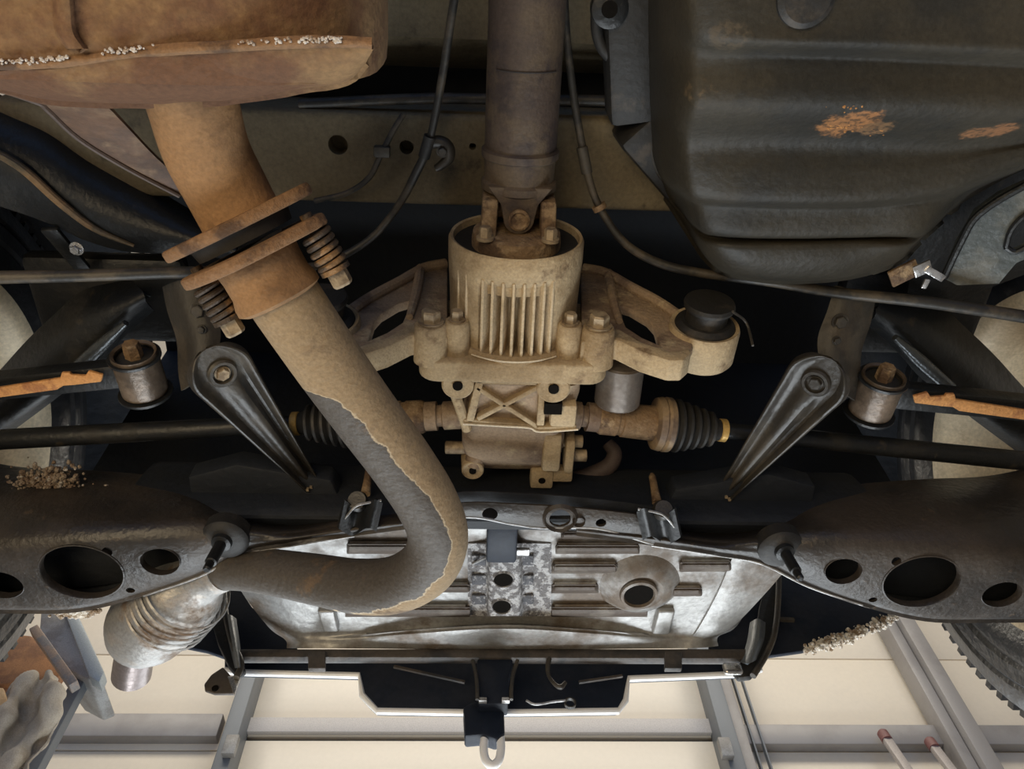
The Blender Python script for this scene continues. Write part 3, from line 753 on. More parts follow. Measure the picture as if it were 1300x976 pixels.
# ------------------------------------------------------------------ differential mount arms
def mount_arm(right):
    m = (lambda px, py: (px, py)) if right else (lambda px, py: (1306-px, py-6))
    lab = ('right cream cast mount arm with open triangular window and rubber bush', 'left cream cast mount arm partly hidden by the exhaust pipe')[0 if right else 1]
    YA = .392
    A_ = lambda px, py, y=YA: aty(*m(px, py), y)
    th = thing('mount_arm', A_(840,420), lab, 'bracket')
    outer = [(738,342),(768,347),(800,364),(835,383),(858,398),(876,415),(880,440),(868,457),(850,457),(815,446),(784,431),(762,429),(738,434)]
    win = [(783,386),(800,391),(822,404),(831,414),(838,438),(815,428),(795,415)]
    G().plate([A_(*q) for q in outer], (0,1,0), .012, [[A_(*q) for q in win]]).build('web', CASTD, th, bevel=.002)
    low = [(738,434),(762,429),(784,431),(815,446),(850,457),(868,457),(878,448)]; upl = [(874,440),(862,445),(850,445),(815,434),(786,417),(762,414),(738,418)]
    G().plate([A_(px, py, YA-.004) for px, py in low+upl], (0,1,0), .026).build('lower_rail', CAST, th, bevel=.0025)
    # raised rims in front of the web
    d = V((0,-.004,0))
    G().tube([A_(*q)+d for q in ((740,344),(768,350),(800,368),(835,387),(860,404))], .0065, 10, 4).build('front_rail', CASTD, th)
    G().tube([A_(*q)+d for q in ((772,350),(777,380),(786,412))], [.006,.006,.004], 10, 4).build('cross_rail', CASTD, th)
    # bush housing, axis along the car
    c = A_(895,412,.385); ax = V((0,1,.10)).normalized()
    G().ring(c, ax, [(.0,.034),(-.001,.038),(.003,.0395),(.040,.0395),(.044,.037),(.044,.034)], 48).build('bush_ring', CAST, th)
    G().lathe(c, ax, [(-.004,.0),(-.006,.022),(-.006,.028),(-.002,.033),(.004,.0345),(.04,.0345)], 40).build('rubber_bush', RUBBER, th)
    G().lathe(c, ax, [(-.030,.0),(-.031,.020),(-.030,.027),(-.026,.0285),(-.022,.027),(-.020,.023),(-.004,.023)], 40).build('bush_stop', RUBBER, th)
    G().tube([c-ax*.028+V((.02*(1 if right else -1),0,-.02)), c-ax*.004+V((.046*(1 if right else -1),0,.0)), c+ax*.01+V((.048*(1 if right else -1),0,-.03))], .0015, 8, 4).build('stop_wire', STRUT, th)
    q = A_(758,430)
    G().lathe(V((q.x, .376, 1.842)), (0,1,0), [(0,.016),(.003,.018),(.045,.020)], 28).build('arm_boss', CAST, th)
    bolt(th, V((q.x, .377, 1.842)), (0,-1,0), .0105, .016, BOLT)
    if right: G().lathe(A_(806,433)-V((0,.001,0)), (0,1,0), [(0,.003),(.002,.003)], 12).build('pin_hole', HOLE, th)
    return th
mount_arm(True); mount_arm(False)

# ------------------------------------------------------------------ stamped struts
def strut(right):
    m = (lambda px, py: (px, py)) if not right else (lambda px, py: (1318-px+int((py-470)*-.02), py+12))
    th = thing('strut_plate', at(*m(285,472),1.80), ('right' if right else 'left')+' teardrop stamped strut plate, dusty black, fixed by one bolt at its round head', 'strut')
    H, T = at(*m(284,476),1.80), at(*m(398,618),1.845)
    ax = (T-H).normalized(); view = ((H+T)/2-CAM).normalized()
    n_ = (view - ax*view.dot(ax)).normalized(); sd = n_.cross(ax).normalized(); Lg = (T-H).length
    def hw(s_):  # half width along length (s in -1..1 range of metres)
        R0 = .034
        if s_ < 0: return math.sqrt(max(0, R0*R0-s_*s_))
        return R0 + (.010-R0)*min(1, s_/Lg)
    # rows across: rolled edge - valley - ridge - valley - edge
    ss = [-.0338,-.031,-.024,-.012,0,.015,.03,.05,.08,.11,.14,Lg-.02,Lg-.006,Lg]
    rows = []
    for s_ in ss:
        wv = max(hw(s_), .002); row = []
        gr = max(0, min(1, (s_-.005)/.02))*max(0, min(1, (Lg-s_)/.02))      # groove depth fades at head and tip
        hd = max(0, min(1, (.034+s_)/.012)) if s_ < 0 else 1
        for f_, dep, dep0 in ((-1,.010,.010),(-.97,.0,.0),(-.86,-.0025,-.0025),(-.76,.0,.0),(-.62,.009,.005),(-.42,.009,.005),(-.22,.001,.005),(0,0,.005),(.16,.0015,.005),(.34,.006,.005),(.58,.006,.005),(.76,.0,.0),(.86,-.0025,-.0025),(.97,.0,.0),(1,.010,.010)):
            dd = dep*gr + dep0*(1-gr)
            row.append(H + ax*s_ + sd*wv*f_ + n_*(dd*hd + (1-hd)*.004))
        rows.append(row)
    G().sheet(rows, 2, 4, .0025, up=n_).build('stamped_plate', STRUT, th)
    hc = H + n_*.004
    G().ring(hc-n_*.001, -n_, [(0,.010),(.0025,.011),(.0025,.014),(0,.016)], 28).build('bolt_seat', STRUT, th)
    bolt(th, hc+n_*.001, -n_, .007, .006, BOLT if not right else STRUT, 'strut_bolt', washer=1.2)
    bw = G()
    for k in range(4): bw.box(T - ax*.004 + sd*(-.008+.005*k) - n_*.0015, .003, .003, .004)
    bw.build('weld_beads', BOLT, th)
    return th
strut(False); strut(True)

# link brackets above the struts
def hanger(right):
    m = (lambda px, py: (px, py)) if right else (lambda px, py: (1318-px, py-14))
    th = thing('hanger_bracket', at(*m(1070,420),1.88), ('right' if right else 'left')+' dark hanger bracket joining the cable line to the strut head', 'bracket')
    A_ = lambda px, py, z: at(*m(px, py), z)
    rows = [[A_(*q) for q in r] for r in (
        [(1060,362,1.88),(1075,366,1.872),(1098,372,1.872),(1112,378,1.89)],
        [(1050,395,1.87),(1068,398,1.862),(1090,402,1.862),(1106,408,1.88)],
        [(1038,430,1.855),(1058,433,1.847),(1078,438,1.847),(1094,446,1.865)],
        [(1042,465,1.84),(1056,470,1.832),(1074,474,1.832),(1092,484,1.85)],
        [(1052,492,1.835),(1062,497,1.83),(1076,502,1.83),(1088,510,1.845)])]
    G().sheet(rows, 4, 4, .004).build('bracket_web', mat('dusty_bracket', (.030,.025,.019), .55, c2=(.06,.047,.032), s2=18), th)
    bolt(th, A_(1066,408,1.858), (0,-.2,-1), .007, .006, STRUT)
    bolt(th, A_(1062,432,1.846), (0,-.2,-1), .004, .004, STRUT)
hanger(True); hanger(False)

# ------------------------------------------------------------------ lateral links with orange rusted flanges
def lateral(right):
    m = (lambda px, py: (px, py)) if right else (lambda px, py: (1290-px, py-27))
    A_ = lambda px, py, z: at(*m(px, py), z)
    th = thing('lateral_link', A_(1112,500,1.84), ('right' if right else 'left')+' dark lateral link with bright orange rusty flange strip and round bush', 'link')
    c = A_(1112,502,1.845); e = A_(1340,535,1.88)
    G().bar(A_(1135,500,1.85), A_(1350,522,1.885), .022, .030, (0,0,1)).build('link_bar', BLACK, th, bevel=.004)
    pl = [(1160,503),(1178,498),(1182,504),(1200,503),(1202,500),(1212,500),(1214,507),(1350,528),(1350,540),(1218,522),(1210,517),(1196,516),(1162,512)]
    pz = A_(1180,508,1.832)
    G().plate([A_(px, py, 1.832+(px-1160)*.00013) for px, py in pl], (0,0,1), .004).build('rusty_flange', ORANGE, th, bevel=.001)
    ax = V((0,1,.12)).normalized(); c = c - ax*.028
    EYE = bpy.data.materials.get('worn_bush_eye') or mat('worn_bush_eye', (.10,.075,.055), .34, .3, c2=(.20,.15,.11), s2=20, t2=(.5,.66), bump=.2)
    G().ring(c, ax, [(0,.0205),(-.002,.0235),(.004,.0245),(.050,.0245),(.050,.0205)], 36).build('bush_eye', EYE, th)
    G().lathe(c, ax, [(.004,.0),(.004,.011),(.006,.0207),(.03,.0207)], 32).build('bush', RUBBER, th)
    G().lathe(c-ax*.014, ax, [(0,.0085),(.010,.0095),(.018,.0095)], 6).build('bush_bolt', YOKE, th)
    G().ring(c+ax*.052, ax, [(0,.020),(0,.029),(.003,.029),(.003,.020)], 36).build('retainer', BLACK, th)
    G().ring(c+ax*.002, ax, [(0,.020),(0,.0275),(.003,.0275),(.003,.020)], 36).build('retainer', BLACK, th)
lateral(True); lateral(False)

# upper dark arms crossing the wheels
def upper_arm(right):
    m = (lambda px, py: (px, py)) if right else (lambda px, py: (1296-px, py-18))
    A_ = lambda px, py, z: at(*m(px, py), z)
    th = thing('trailing_arm', A_(1180,450,1.94), ('right' if right else 'left')+' thick glossy black trailing arm slanting across the wheel', 'arm')
    rows = [[A_(*q) for q in r] for r in (
        [(1130,372,1.98),(1190,386,1.98),(1226,416,1.98),(1262,450,1.98),(1300,492,1.98),(1350,545,1.98)],
        [(1115,388,1.94),(1172,412,1.94),(1208,444,1.94),(1240,476,1.94),(1276,512,1.94),(1330,562,1.94)],
        [(1110,402,1.94),(1148,432,1.935),(1180,466,1.935),(1212,496,1.935),(1250,526,1.935),(1310,572,1.94)],
        [(1100,412,1.97),(1135,442,1.96),(1165,476,1.96),(1200,504,1.96),(1238,534,1.96),(1300,580,1.97)])]
    G().sheet(rows, 4, 5, .012).build('arm_shell', BLACK, th)
    G().tube([A_(1136,428,1.925), A_(1168,458,1.925), A_(1206,492,1.925)], [.004,.0085,.008], 14, 5).build('arm_highlight', mat('arm_highlight_grey', (.10,.11,.12), .25, .6), th)  # highlight along the arm drawn as a paler glossy strip
    G().box(A_(1150,395,2.03), .2, .12, .03).build('arm_mount', BLACK, th, bevel=.01)
upper_arm(True); upper_arm(False)

# ------------------------------------------------------------------ fuel tank
tk = thing('fuel_tank', at(1050,150,1.78), 'large black pressed fuel tank with earth stains and stepped ridges, top right', 'tank')
def trow(pts, z=None): return [at(px, py, z if zz is None else zz) for px, py, zz in pts]
rowsT = [
 trow([(820,-60,1.95),(832,-60,1.86),(860,-60,1.74),(895,-60,1.715),(1000,-60,None),(1100,-60,None),(1200,-60,None),(1310,-60,None),(1420,-60,None)],1.715),
 trow([(821,20,1.95),(834,20,1.86),(864,20,1.745),(898,30,1.718),(1000,30,None),(1100,30,None),(1200,33,None),(1310,36,None),(1420,40,None)],1.715),
 trow([(822,48,1.95),(835,48,1.86),(867,50,1.75),(903,54,1.722),(1000,56,None),(1100,58,None),(1200,62,None),(1310,66,None),(1420,70,None)],1.715),
 trow([(822,64,1.95),(836,64,1.86),(868,66,1.755),(905,68,1.735),(1000,70,None),(1100,73,None),(1200,77,None),(1310,83,None),(1420,90,None)],1.734),
 trow([(823,84,1.95),(837,84,1.86),(869,88,1.755),(906,88,1.738),(1000,88,None),(1100,90,None),(1200,94,None),(1310,98,None),(1420,104,None)],1.735),
 trow([(824,130,1.95),(838,130,1.86),(870,134,1.755),(906,136,1.738),(1000,138,None),(1100,140,None),(1200,142,None),(1310,146,None),(1420,150,None)],1.735),
 trow([(825,165,1.95),(838,168,1.86),(864,174,1.775),(898,178,1.765),(1000,178,None),(1100,180,None),(1200,184,None),(1310,176,None),(1420,160,None)],1.765),
 trow([(827,195,1.95),(841,203,1.86),(864,210,1.785),(895,218,1.768),(1000,220,None),(1100,220,None),(1190,213,None),(1285,192,None),(1410,166,None)],1.766),
 trow([(832,215,1.955),(846,228,1.87),(868,240,1.79),(898,251,1.772),(1000,255,None),(1100,253,None),(1190,243,None),(1268,216,None),(1395,172,None)],1.768),
 trow([(834,221,1.96),(850,236,1.89),(872,250,1.81),(900,259,1.788),(1000,263,None),(1100,262,None),(1190,252,None),(1266,224,None),(1392,178,None)],1.785),
 trow([(836,226,1.96),(854,243,1.90),(876,258,1.82),(904,266,1.792),(1000,270,None),(1100,269,None),(1186,262,None),(1225,246,1.84),(1280,225,1.9)],1.790),
 trow([(838,236,1.97),(862,262,1.91),(880,282,1.83),(908,295,1.796),(1000,299,None),(1100,297,None),(1168,294,None),(1190,280,1.84),(1215,262,1.9)],1.794),
 trow([(840,240,1.97),(866,270,1.92),(886,292,1.85),(914,302,1.812),(1000,305,None),(1100,303,None),(1160,302,None),(1182,290,1.85),(1205,270,1.9)],1.808),
 trow([(842,246,1.97),(870,280,1.91),(890,304,1.83),(920,312,1.798),(1000,312,None),(1090,310,None),(1150,312,None),(1172,300,1.85),(1195,280,1.9)],1.796),
 trow([(850,256,1.98),(874,294,1.91),(896,322,1.84),(930,336,1.806),(1000,342,None),(1080,338,None),(1140,326,1.815),(1160,312,1.86),(1180,292,1.92)],1.802),
 trow([(860,266,1.99),(882,306,1.93),(906,338,1.87),(936,350,1.834),(1000,357,None),(1080,351,None),(1140,332,1.85),(1160,314,1.9),(1180,294,1.95)],1.828),
 trow([(865,266,2.05),(890,304,2.0),(912,334,1.95),(940,344,1.92),(1000,348,None),(1080,342,None),(1136,326,1.92),(1156,310,1.96),(1176,290,2.0)],1.91)]
for r_ in rowsT[6:]:
    for i_ in range(len(r_)):
        v_ = r_[i_]-CAM; r_[i_] = CAM + v_*((v_.z+.016)/v_.z)
G().sheet(rowsT, 5, 4, .004, bumpf=lambda p: .0004*mnoise.noise(p*40)).build('tank_shell', TANK, tk, sharp=70)
c = at(1024,-4,1.713); G().lathe(c, (0,0,-1), [(-.006,.022),(.001,.021),(.004,.017),(.004,0)], 32).build('drain_cap', RUBBER, tk)
# seam strap edge at left
G().tube([at(822,-40,1.955), at(823,80,1.955), at(826,180,1.955), at(836,218,1.96), at(862,246,1.955)], .0035, 10, 5).build('seam_flange', TANK, tk)
# rust crumbs stuck to the tank
g = G()
for (cx_, cy_, sx_, sy_, n_) in ((1073,150,11,8,150),(1110,160,10,5,40),(1256,160,10,6,60)):
    for k in range(n_):
        px, py = rng.gauss(cx_, sx_), rng.gauss(cy_, sy_); 
        z_ = np.interp(py, [130,137,179,200], [1.735,1.735,1.781,1.782]); r = rng.uniform(.0006,.0018)
        g.lathe(at(px, py, z_-.0006), (rng.uniform(-.4,.4),rng.uniform(-.4,.4),1), [(-r*.6,r*.4),(0,r*1.2),(r*.5,r*.3)], 5)
o = g.build('dried_earth', mat('ochre_earth', (.46,.215,.07), .95, c2=(.30,.14,.05), s2=80, bump=.5), tk); o['kind'] = 'stuff'

# bracket at right of the tank
tb = thing('support_bracket', at(1240,320,1.85), 'dark pressed bracket with an angular hole right of the fuel tank', 'bracket')
pl = [(1196,352),(1216,306),(1238,268),(1268,246),(1330,218),(1350,214),(1350,318),(1316,322),(1290,334),(1268,360),(1215,362)]
hl_ = [(1276,312),(1283,290),(1304,270),(1345,258),(1345,300),(1310,308),(1288,318)]
nb = (ray(1250,300).normalized()*.6+V((0,-.3,.8))).normalized(); pb = at(1250,310,1.86)
onb = lambda px, py: CAM + ray(px,py)*((pb-CAM).dot(nb)/ray(px,py).dot(nb))
G().plate([onb(*q) for q in pl], nb, .006, [[onb(*q) for q in hl_]]).build('pressed_plate', mat('blue_black_paint', (.06,.07,.07), .4, c2=(.12,.12,.105), s2=12), tb)
G().tube([onb(1198,350)-nb*.003, onb(1220,304)-nb*.003, onb(1242,270)-nb*.003, onb(1300,234)-nb*.003, onb(1350,216)-nb*.003], .004, 10, 4).build('rolled_edge', BLACK, tb)
G().tube([onb(q[0],q[1])-nb*.003 for q in hl_+hl_[:1]], .003, 8, 3).build('hole_lip', BLACK, tb)
G().sheet([[at(1140,262,1.93),at(1200,250,1.93),at(1260,225,1.93),at(1350,180,1.93)],[at(1150,310,1.93),at(1210,285,1.93),at(1260,250,1.93),at(1350,210,1.93)],[at(1155,345,1.95),at(1190,360,1.95),at(1240,330,1.95),at(1350,300,1.95)],[at(1150,385,1.97),at(1200,392,1.97),at(1240,372,1.97),at(1350,330,1.97)]],4,4,.01).build('bracket_body', BLACK, tb)
cl = thing('hose_clip', at(1172,345,1.85), 'small shiny metal clip behind the fuel tank corner', 'clip')
G().bar(at(1160,346,1.85), at(1182,336,1.85), .003, .014).build('clip_band', CHROME, cl, bevel=.001)
G().bar(at(1176,341,1.848), at(1198,354,1.848), .003, .008).build('clip_tail', CHROME, cl, bevel=.001)
G().bar(at(1178,354,1.848), at(1172,366,1.848), .003, .006).build('clip_ear', CHROME, cl, bevel=.001)
G().bar(at(1130,355,1.855), at(1165,338,1.855), .004, .02).build('clip_arm', YOKE, cl, bevel=.001)

# ------------------------------------------------------------------ cables
def cable(pts, r, label, name='brake_cable', m=CABLE):
    th = thing(name, pts[len(pts)//2], label, 'cable')
    G().tube(pts, r, 12, 8).build('sheath', m, th); return th
c1 = cable([at(586,-60,1.93), at(575,10,1.93), at(561,100,1.935), at(545,180,1.94), at(528,220,1.945), at(505,262,1.95), at(470,303,1.955), at(420,332,1.95), at(380,340,1.93), at(300,345,1.89), at(220,346,1.86), at(100,350,1.84), at(0,352,1.83), at(-60,353,1.83)],
           [.0042,.0042,.0042,.0042,.0048,.0042,.0042,.0045,.005,.006,.0065,.0065,.0068,.0068], 'left dark brake cable clipped to the cross member, running to the left edge')
G().ring(at(542,186,1.94), at(561,100,1.935)-at(528,220,1.945), [(-.012,.004),(-.012,.0065),(.012,.0065),(.012,.004)], 14).build('grommet', RUBBER, c1)
hk = thing('cable_clip', at(556,188,1.95), 'hooked steel cable clip bolted beneath the cross member', 'clip')
G().tube([at(542,184,1.945), at(556,180,1.945), at(568,186,1.945), at(570,200,1.945), at(560,210,1.945), at(553,214,1.945)], [.006,.007,.007,.006,.005,.004], 12, 5).build('hook', STRUT, hk)
bolt(hk, at(562,192,1.94), (0,0,-1), .005, .005, STRUT)
c2 = cable([at(512,145,1.975), at(498,168,1.97), at(482,200,1.965), at(468,226,1.965), at(440,245,1.97), at(400,255,1.98)], .0032, 'thin dark pipe slanting across the dusty cross member holes', 'fuel_pipe')
G().box(at(485,192,1.967), .018, .012, .012).build('pipe_clip', STRUT, c2, bevel=.002)
c3 = cable([at(715,-40,1.95), at(719,40,1.95), at(728,120,1.945), at(740,190,1.94), at(750,235,1.935), at(765,270,1.93), at(795,310,1.92), at(840,335,1.91), at(900,348,1.90), at(980,358,1.885), at(1060,371,1.87), at(1180,384,1.85), at(1300,402,1.84), at(1360,412,1.84)],
           [.004,.004,.0042,.0042,.0042,.0042,.0046,.005,.0052,.0055,.006,.0066,.007,.007], 'right dark brake cable curving from the propeller shaft towards the right edge')
G().ring(at(742,203,1.939), at(750,235,1.935)-at(735,160,1.942), [(-.014,.004),(-.014,.0062),(.014,.0062),(.014,.004)], 14).build('sleeve', STRUT, c3)
G().ring(at(761,263,1.931), at(765,270,1.93)-at(755,250,1.933), [(-.003,.004),(-.003,.008),(.003,.008),(.003,.004)], 14).build('clip_band', YOKE, c3)
hs2 = tag(G().tube([at(762,-30,1.95), at(757,20,1.95), at(760,50,1.95), at(772,70,1.95), at(792,78,1.955)], .006, 14, 6).build('vent_hose', RUBBER), 'short black vent hose curling beside the chassis rail near the top', 'hose')
bk = thing('rail_lug', at(778,14,1.94), 'dark lug with a round hole beside the fuel tank rail', 'lug')
G().lathe(at(775,12,1.93), (0,0,1), [(0,.014),(.002,.018),(.02,.018)], 28).build('lug_plate', BLACK, bk)
G().lathe(at(774,12,1.929), (0,0,1), [(0,.008),(.003,.008)], 20).build('lug_hole', HOLE, bk)

# ------------------------------------------------------------------ rear subframe
sf = thing('rear_subframe', (.036, .66, 1.78), 'wide black pressed rear subframe with big round holes in both wings', 'subframe')
Z0 = 1.745
def wing(right):
    m = (lambda px, py: (px, py)) if not right else (lambda px, py: (1276-px, py+12-(4 if px > 300 else 0)))
    if right: m = lambda px, py: (1274-px+(3 if px > 250 else 0), py+12)
    A_ = lambda px, py, z: at(*m(px, py), z)
    raw = [
     [(-120,560,1.90),(-60,575,1.90),(20,592,1.90),(100,596,1.90),(180,602,1.90),(250,612,1.90),(310,640,1.87),(370,655,1.85),(450,648,1.84),(545,640,1.84)],
     [(-120,620,1.84),(-60,622,1.84),(20,620,1.84),(100,618,1.84),(180,622,1.84),(250,630,1.84),(310,655,1.83),(370,666,1.82),(450,655,1.82),(545,646,1.82)],
     [(-120,668,1.78),(-60,668,1.78),(20,660,1.78),(100,655,1.78),(180,655,1.78),(250,655,1.785),(310,666,1.79),(370,672,1.79),(450,660,1.80),(545,651,1.80)],
     [(-120,700,1.753),(-60,700,1.753),(20,692,1.753),(100,686,1.753),(180,680,1.757),(250,676,1.765),(310,676,1.775),(370,677,1.782),(450,665,1.79),(545,655,1.79)],
     [(-120,735,Z0),(-60,735,Z0),(20,728,Z0),(100,722,Z0),(180,712,Z0+.004),(250,698,Z0+.012),(310,686,Z0+.027),(370,681,1.776),(450,669,1.783),(545,659,1.785)],
     [(-120,765,Z0),(-60,765,Z0),(20,764,Z0),(100,760,Z0),(180,742,Z0+.004),(250,718,Z0+.012),(310,694,Z0+.026),(370,685,1.774),(450,673,1.780),(545,662,1.783)],
     [(-120,772,Z0+.006),(-60,773,Z0+.006),(20,774,Z0+.006),(100,772,Z0+.006),(182,752,Z0+.010),(252,728,Z0+.018),(312,699,Z0+.032),(372,688,1.78),(450,676,1.786),(545,664,1.788)],
     [(-120,770,Z0+.025),(-60,771,Z0+.025),(20,772,Z0+.025),(100,770,Z0+.025),(182,750,Z0+.028),(252,726,Z0+.035),(312,697,Z0+.045),(372,686,1.80),(450,675,1.80),(545,663,1.80)]]
    rows = [[A_(*q) for q in r] for r in raw]
    cuts = [(A_(103,727,Z0), (0,.1,1), .0455, .06, .80), (A_(203,713,Z0+.005), (0,.2,1), .0215, .07, .8), (A_(2,742,Z0), (0,.1,1), .024, .06, .8),
            (A_(137,699,Z0+.006), (0,.1,1), .0058, .06), (A_(164,752,Z0), (0,.1,1), .0048, .06)]
    cuts = [(q[0], V(q[1]).normalized())+tuple(q[2:]) for q in cuts]
    G().sheet(rows, 6, 5, .004, up=(0,.75,.65)).build('wing_panel', ARMP, sf, cut=cuts, sharp=45)
    up = [[p+V((0,.025,.045)) for p in r] for r in rows[2:6]] + [[p+V((0,.004,.050)) for p in rows[6]], [p+V((0,.003,.02)) for p in rows[7]], [p+V((0,.001,.001)) for p in rows[7]]]
    G().sheet(up, 3, 3, .004, up=(0,0,1)).build('inner_shell', CAVE, sf)
    for p, a, r, l, ry in cuts[:3]:
        G().ring(p+V((0,0,.001)), a, [(.008,r*.99),(0,r*.995),(-.0015,r*1.02),(-.001,r*1.05),(.003,r*1.04)], 48, hint=(1,.0001,0), sy=ry).build('hole_flange', ARMP, sf)
    # hanging stud with rubber mount
    q = A_(284,688,1.765)
    G().lathe(q, (0,0,-1), [(-.02,.027),(-.004,.027),(0,.024),(.002,.018),(.004,.012)], 32).build('stud_mount', RUBBER, sf)
    G().lathe(q+V((0,-.004,-.002)), (-.06*(1 if not right else -1),-.05,-1), [(0,.012),(.006,.011),(.007,.0065),(.036,.0065),(.037,.0045),(.047,.0045),(.049,.003)], 20).build('stud', BLACK, sf)
    # stepped black gussets above the wing
    for (pts_, z_) in (([(238,606),(300,590),(420,610),(440,650),(365,664),(306,664),(298,640),(245,652)], 1.842),):
        G().plate([A_(a, b, z_) for a, b in pts_], (0,0,1), .03).build('gusset', CAVE, sf, bevel=.004)
wing(False); wing(True)
# main cross tube
prof = [(.645,1.818),(.622,1.806),(.614,1.82),(.616,1.87),(.635,1.93),(.70,1.96)]
g = G(); g.sheet([[V((x, y, z)) for x in (-.42,-.2,0,.1,.3,.50)] for y, z in prof], 2, 3, .006, up=(0,1,1)); g.build('cross_tube', CAVE, sf)
# centre strip with slots
top = [(520,648),(590,638),(650,640),(720,644),(800,652),(860,662)]; bot = [(520,664),(594,655),(650,664),(690,669),(760,670),(830,690)]
rows = [[at(a[0]+(b[0]-a[0])*s_, a[1]+(b[1]-a[1])*s_, 1.783+z_) for a, b in zip(top, bot)] for s_, z_ in ((0,.003),(.3,.001),(.65,0),(1,.001))]
cuts = [(at(622,653,1.783), (0,0,1), .009, .05), (at(711,659,1.783), (0,0,1), .0125, .05), (at(763,664,1.783), (0,0,1), .0062, .05)]
G().sheet(rows, 8, 4, .004, up=(0,0,1)).build('centre_strip', ARMP, sf, cut=cuts)
G().sheet([[p+V((0,0,.02)) for p in r] for r in rows], 2, 2, .003, up=(0,0,1)).build('strip_backing', CAVE, sf)
for px, py, r in ((711,659,.0185),(735,662,.007)):
    G().ring(at(px,py,1.782), (0,0,1), [(.002,r*.85),(-.002,r),(.002,r*1.15)], 24).build('slot_flange', ARMP, sf)
EDGE = mat('glare_and_bright_metal', (.60,.60,.60), .3, .5, c2=(.3,.29,.28), s2=30, bump=.2)  # pale tone paints glare on lower rims; small bright metal parts share it
G().tube([at(a[0], a[1]+1, 1.785) for a in bot], .0016, 8, 6).build('strip_edge', EDGE, sf)
for right in (0, 1):
    mm = (lambda px, py: (px, py)) if not right else (lambda px, py: (1277-px, py+12))
    G().tube([at(*mm(px, py), z) for px, py, z in ((182,756,Z0+.008),(252,732,Z0+.016),(312,703,Z0+.030),(372,692,1.780),(450,680,1.786))], .0015, 8, 6).build('wing_edge_glare', EDGE, sf)  # bright tube painted as the white glare on each wing's lower edge
# saddle brackets at both ends of the strip
def saddle(px, py, lab, fl):
    th = thing('saddle_bracket', at(px, py, 1.78), lab, 'bracket')
    rows = []
    for s_ in range(7):
        rows.append([at(px+fl*(-24+8*s_)+k*2*fl, py-18+k*9-5*math.sin(s_*1.2), 1.775-.008*math.sin(s_*1.3)) for k in range(5)])
    G().sheet(rows, 4, 4, .004).build('saddle', BLACK, th)
    G().lathe(at(px+6*fl, py-18, 1.79), (0,-.5,-.4), [(0,.010),(.012,.012),(.02,.010)], 18).build('clamp_roll', STRUT, th)
    G().tube([at(px-22*fl, py-22, 1.772), at(px, py-18, 1.77), at(px+12*fl, py-13, 1.77), at(px+26*fl, py+3, 1.772)], .0014, 8, 5).build('rim', EDGE, th)
    G().lathe(at(px+2, py-30, 1.83), (0,-.25,1), [(0,.006),(.02,.005),(.04,.0045),(.045,.002)], 14).build('stud', YOKE, th)
saddle(462, 657, 'left black saddle bracket with an upright stud behind the pipe', -1)
saddle(832, 668, 'right black saddle bracket with an upright stud at the strip end', 1)

# clods of earth
def clods(name, label, n, fn, m, parent=None, rs=(.002,.007)):
    g = G()
    for k in range(n):
        c = fn(); r = rng.uniform(*rs); ax = (rng.uniform(-1,1), rng.uniform(-1,1), rng.uniform(-1,1)+.01)
        g.lathe(c, ax, [(-r,r*.35),(-r*.4,r*rng.uniform(.8,1.1)),(r*.3,r*rng.uniform(.7,1)),(r,r*.3)], 6)
    o = g.build(name, m, parent, sharp=20); o['kind'] = 'stuff'
    return o
clods('mud_clods', '', 700, lambda: at(rng.gauss(60,20), rng.gauss(612,9), 1.845+rng.uniform(-.008,.004)), CRUMB, sf, (.001,.0034))
clods('mud_clods', '', 160, lambda: at(rng.gauss(98,13), 774+rng.uniform(-2,9), 1.77), FOAM, sf, (.001,.004))

# ------------------------------------------------------------------ boot floor (silver) with ribs and rail
bf = thing('boot_floor', (.036, .9, 1.95), 'silver primed pressed boot floor with ribs seen behind the subframe', 'car body')
ZT = 1.95
outline_top = [(260,655),(340,655),(430,655),(530,655),(640,655),(750,655),(850,660),(930,680),(990,708)]
mid1 = [(300,740),(350,742),(430,742),(530,742),(640,742),(750,742),(850,745),(925,747),(962,750)]
mid2 = [(340,795),(370,796),(430,798),(530,798),(640,795),(750,798),(850,798),(905,798),(935,795)]
bot1 = [(362,812),(385,812),(430,812),(530,804),(640,798),(750,804),(850,812),(890,812),(912,808)]
bulge = [0,0,0,-.012,-.024,-.012,0,0,0]
bot2 = [(364,823),(386,823),(430,823),(530,824),(640,826),(750,824),(850,823),(890,822),(912,820)]
def ln(r, z): return [at(a, b, z) for a, b in r]
endz = lambda r, z: [at(a, b, z+(.02 if i in (0, 8) else 0)) for i, (a, b) in enumerate(r)]
G().sheet([endz(outline_top, ZT), endz(mid1, ZT), endz(mid2, ZT), [p+V((0,0,0)) if False else at(bot1[i][0], bot1[i][1], ZT-.008+bulge[i]+(.02 if i in (0,8) else 0)) for i, p in enumerate(bot1)], endz(bot2, ZT-.016)], 5, 6, .004, up=(0,0,1)).build('floor_panel', FLOORSIL, bf)
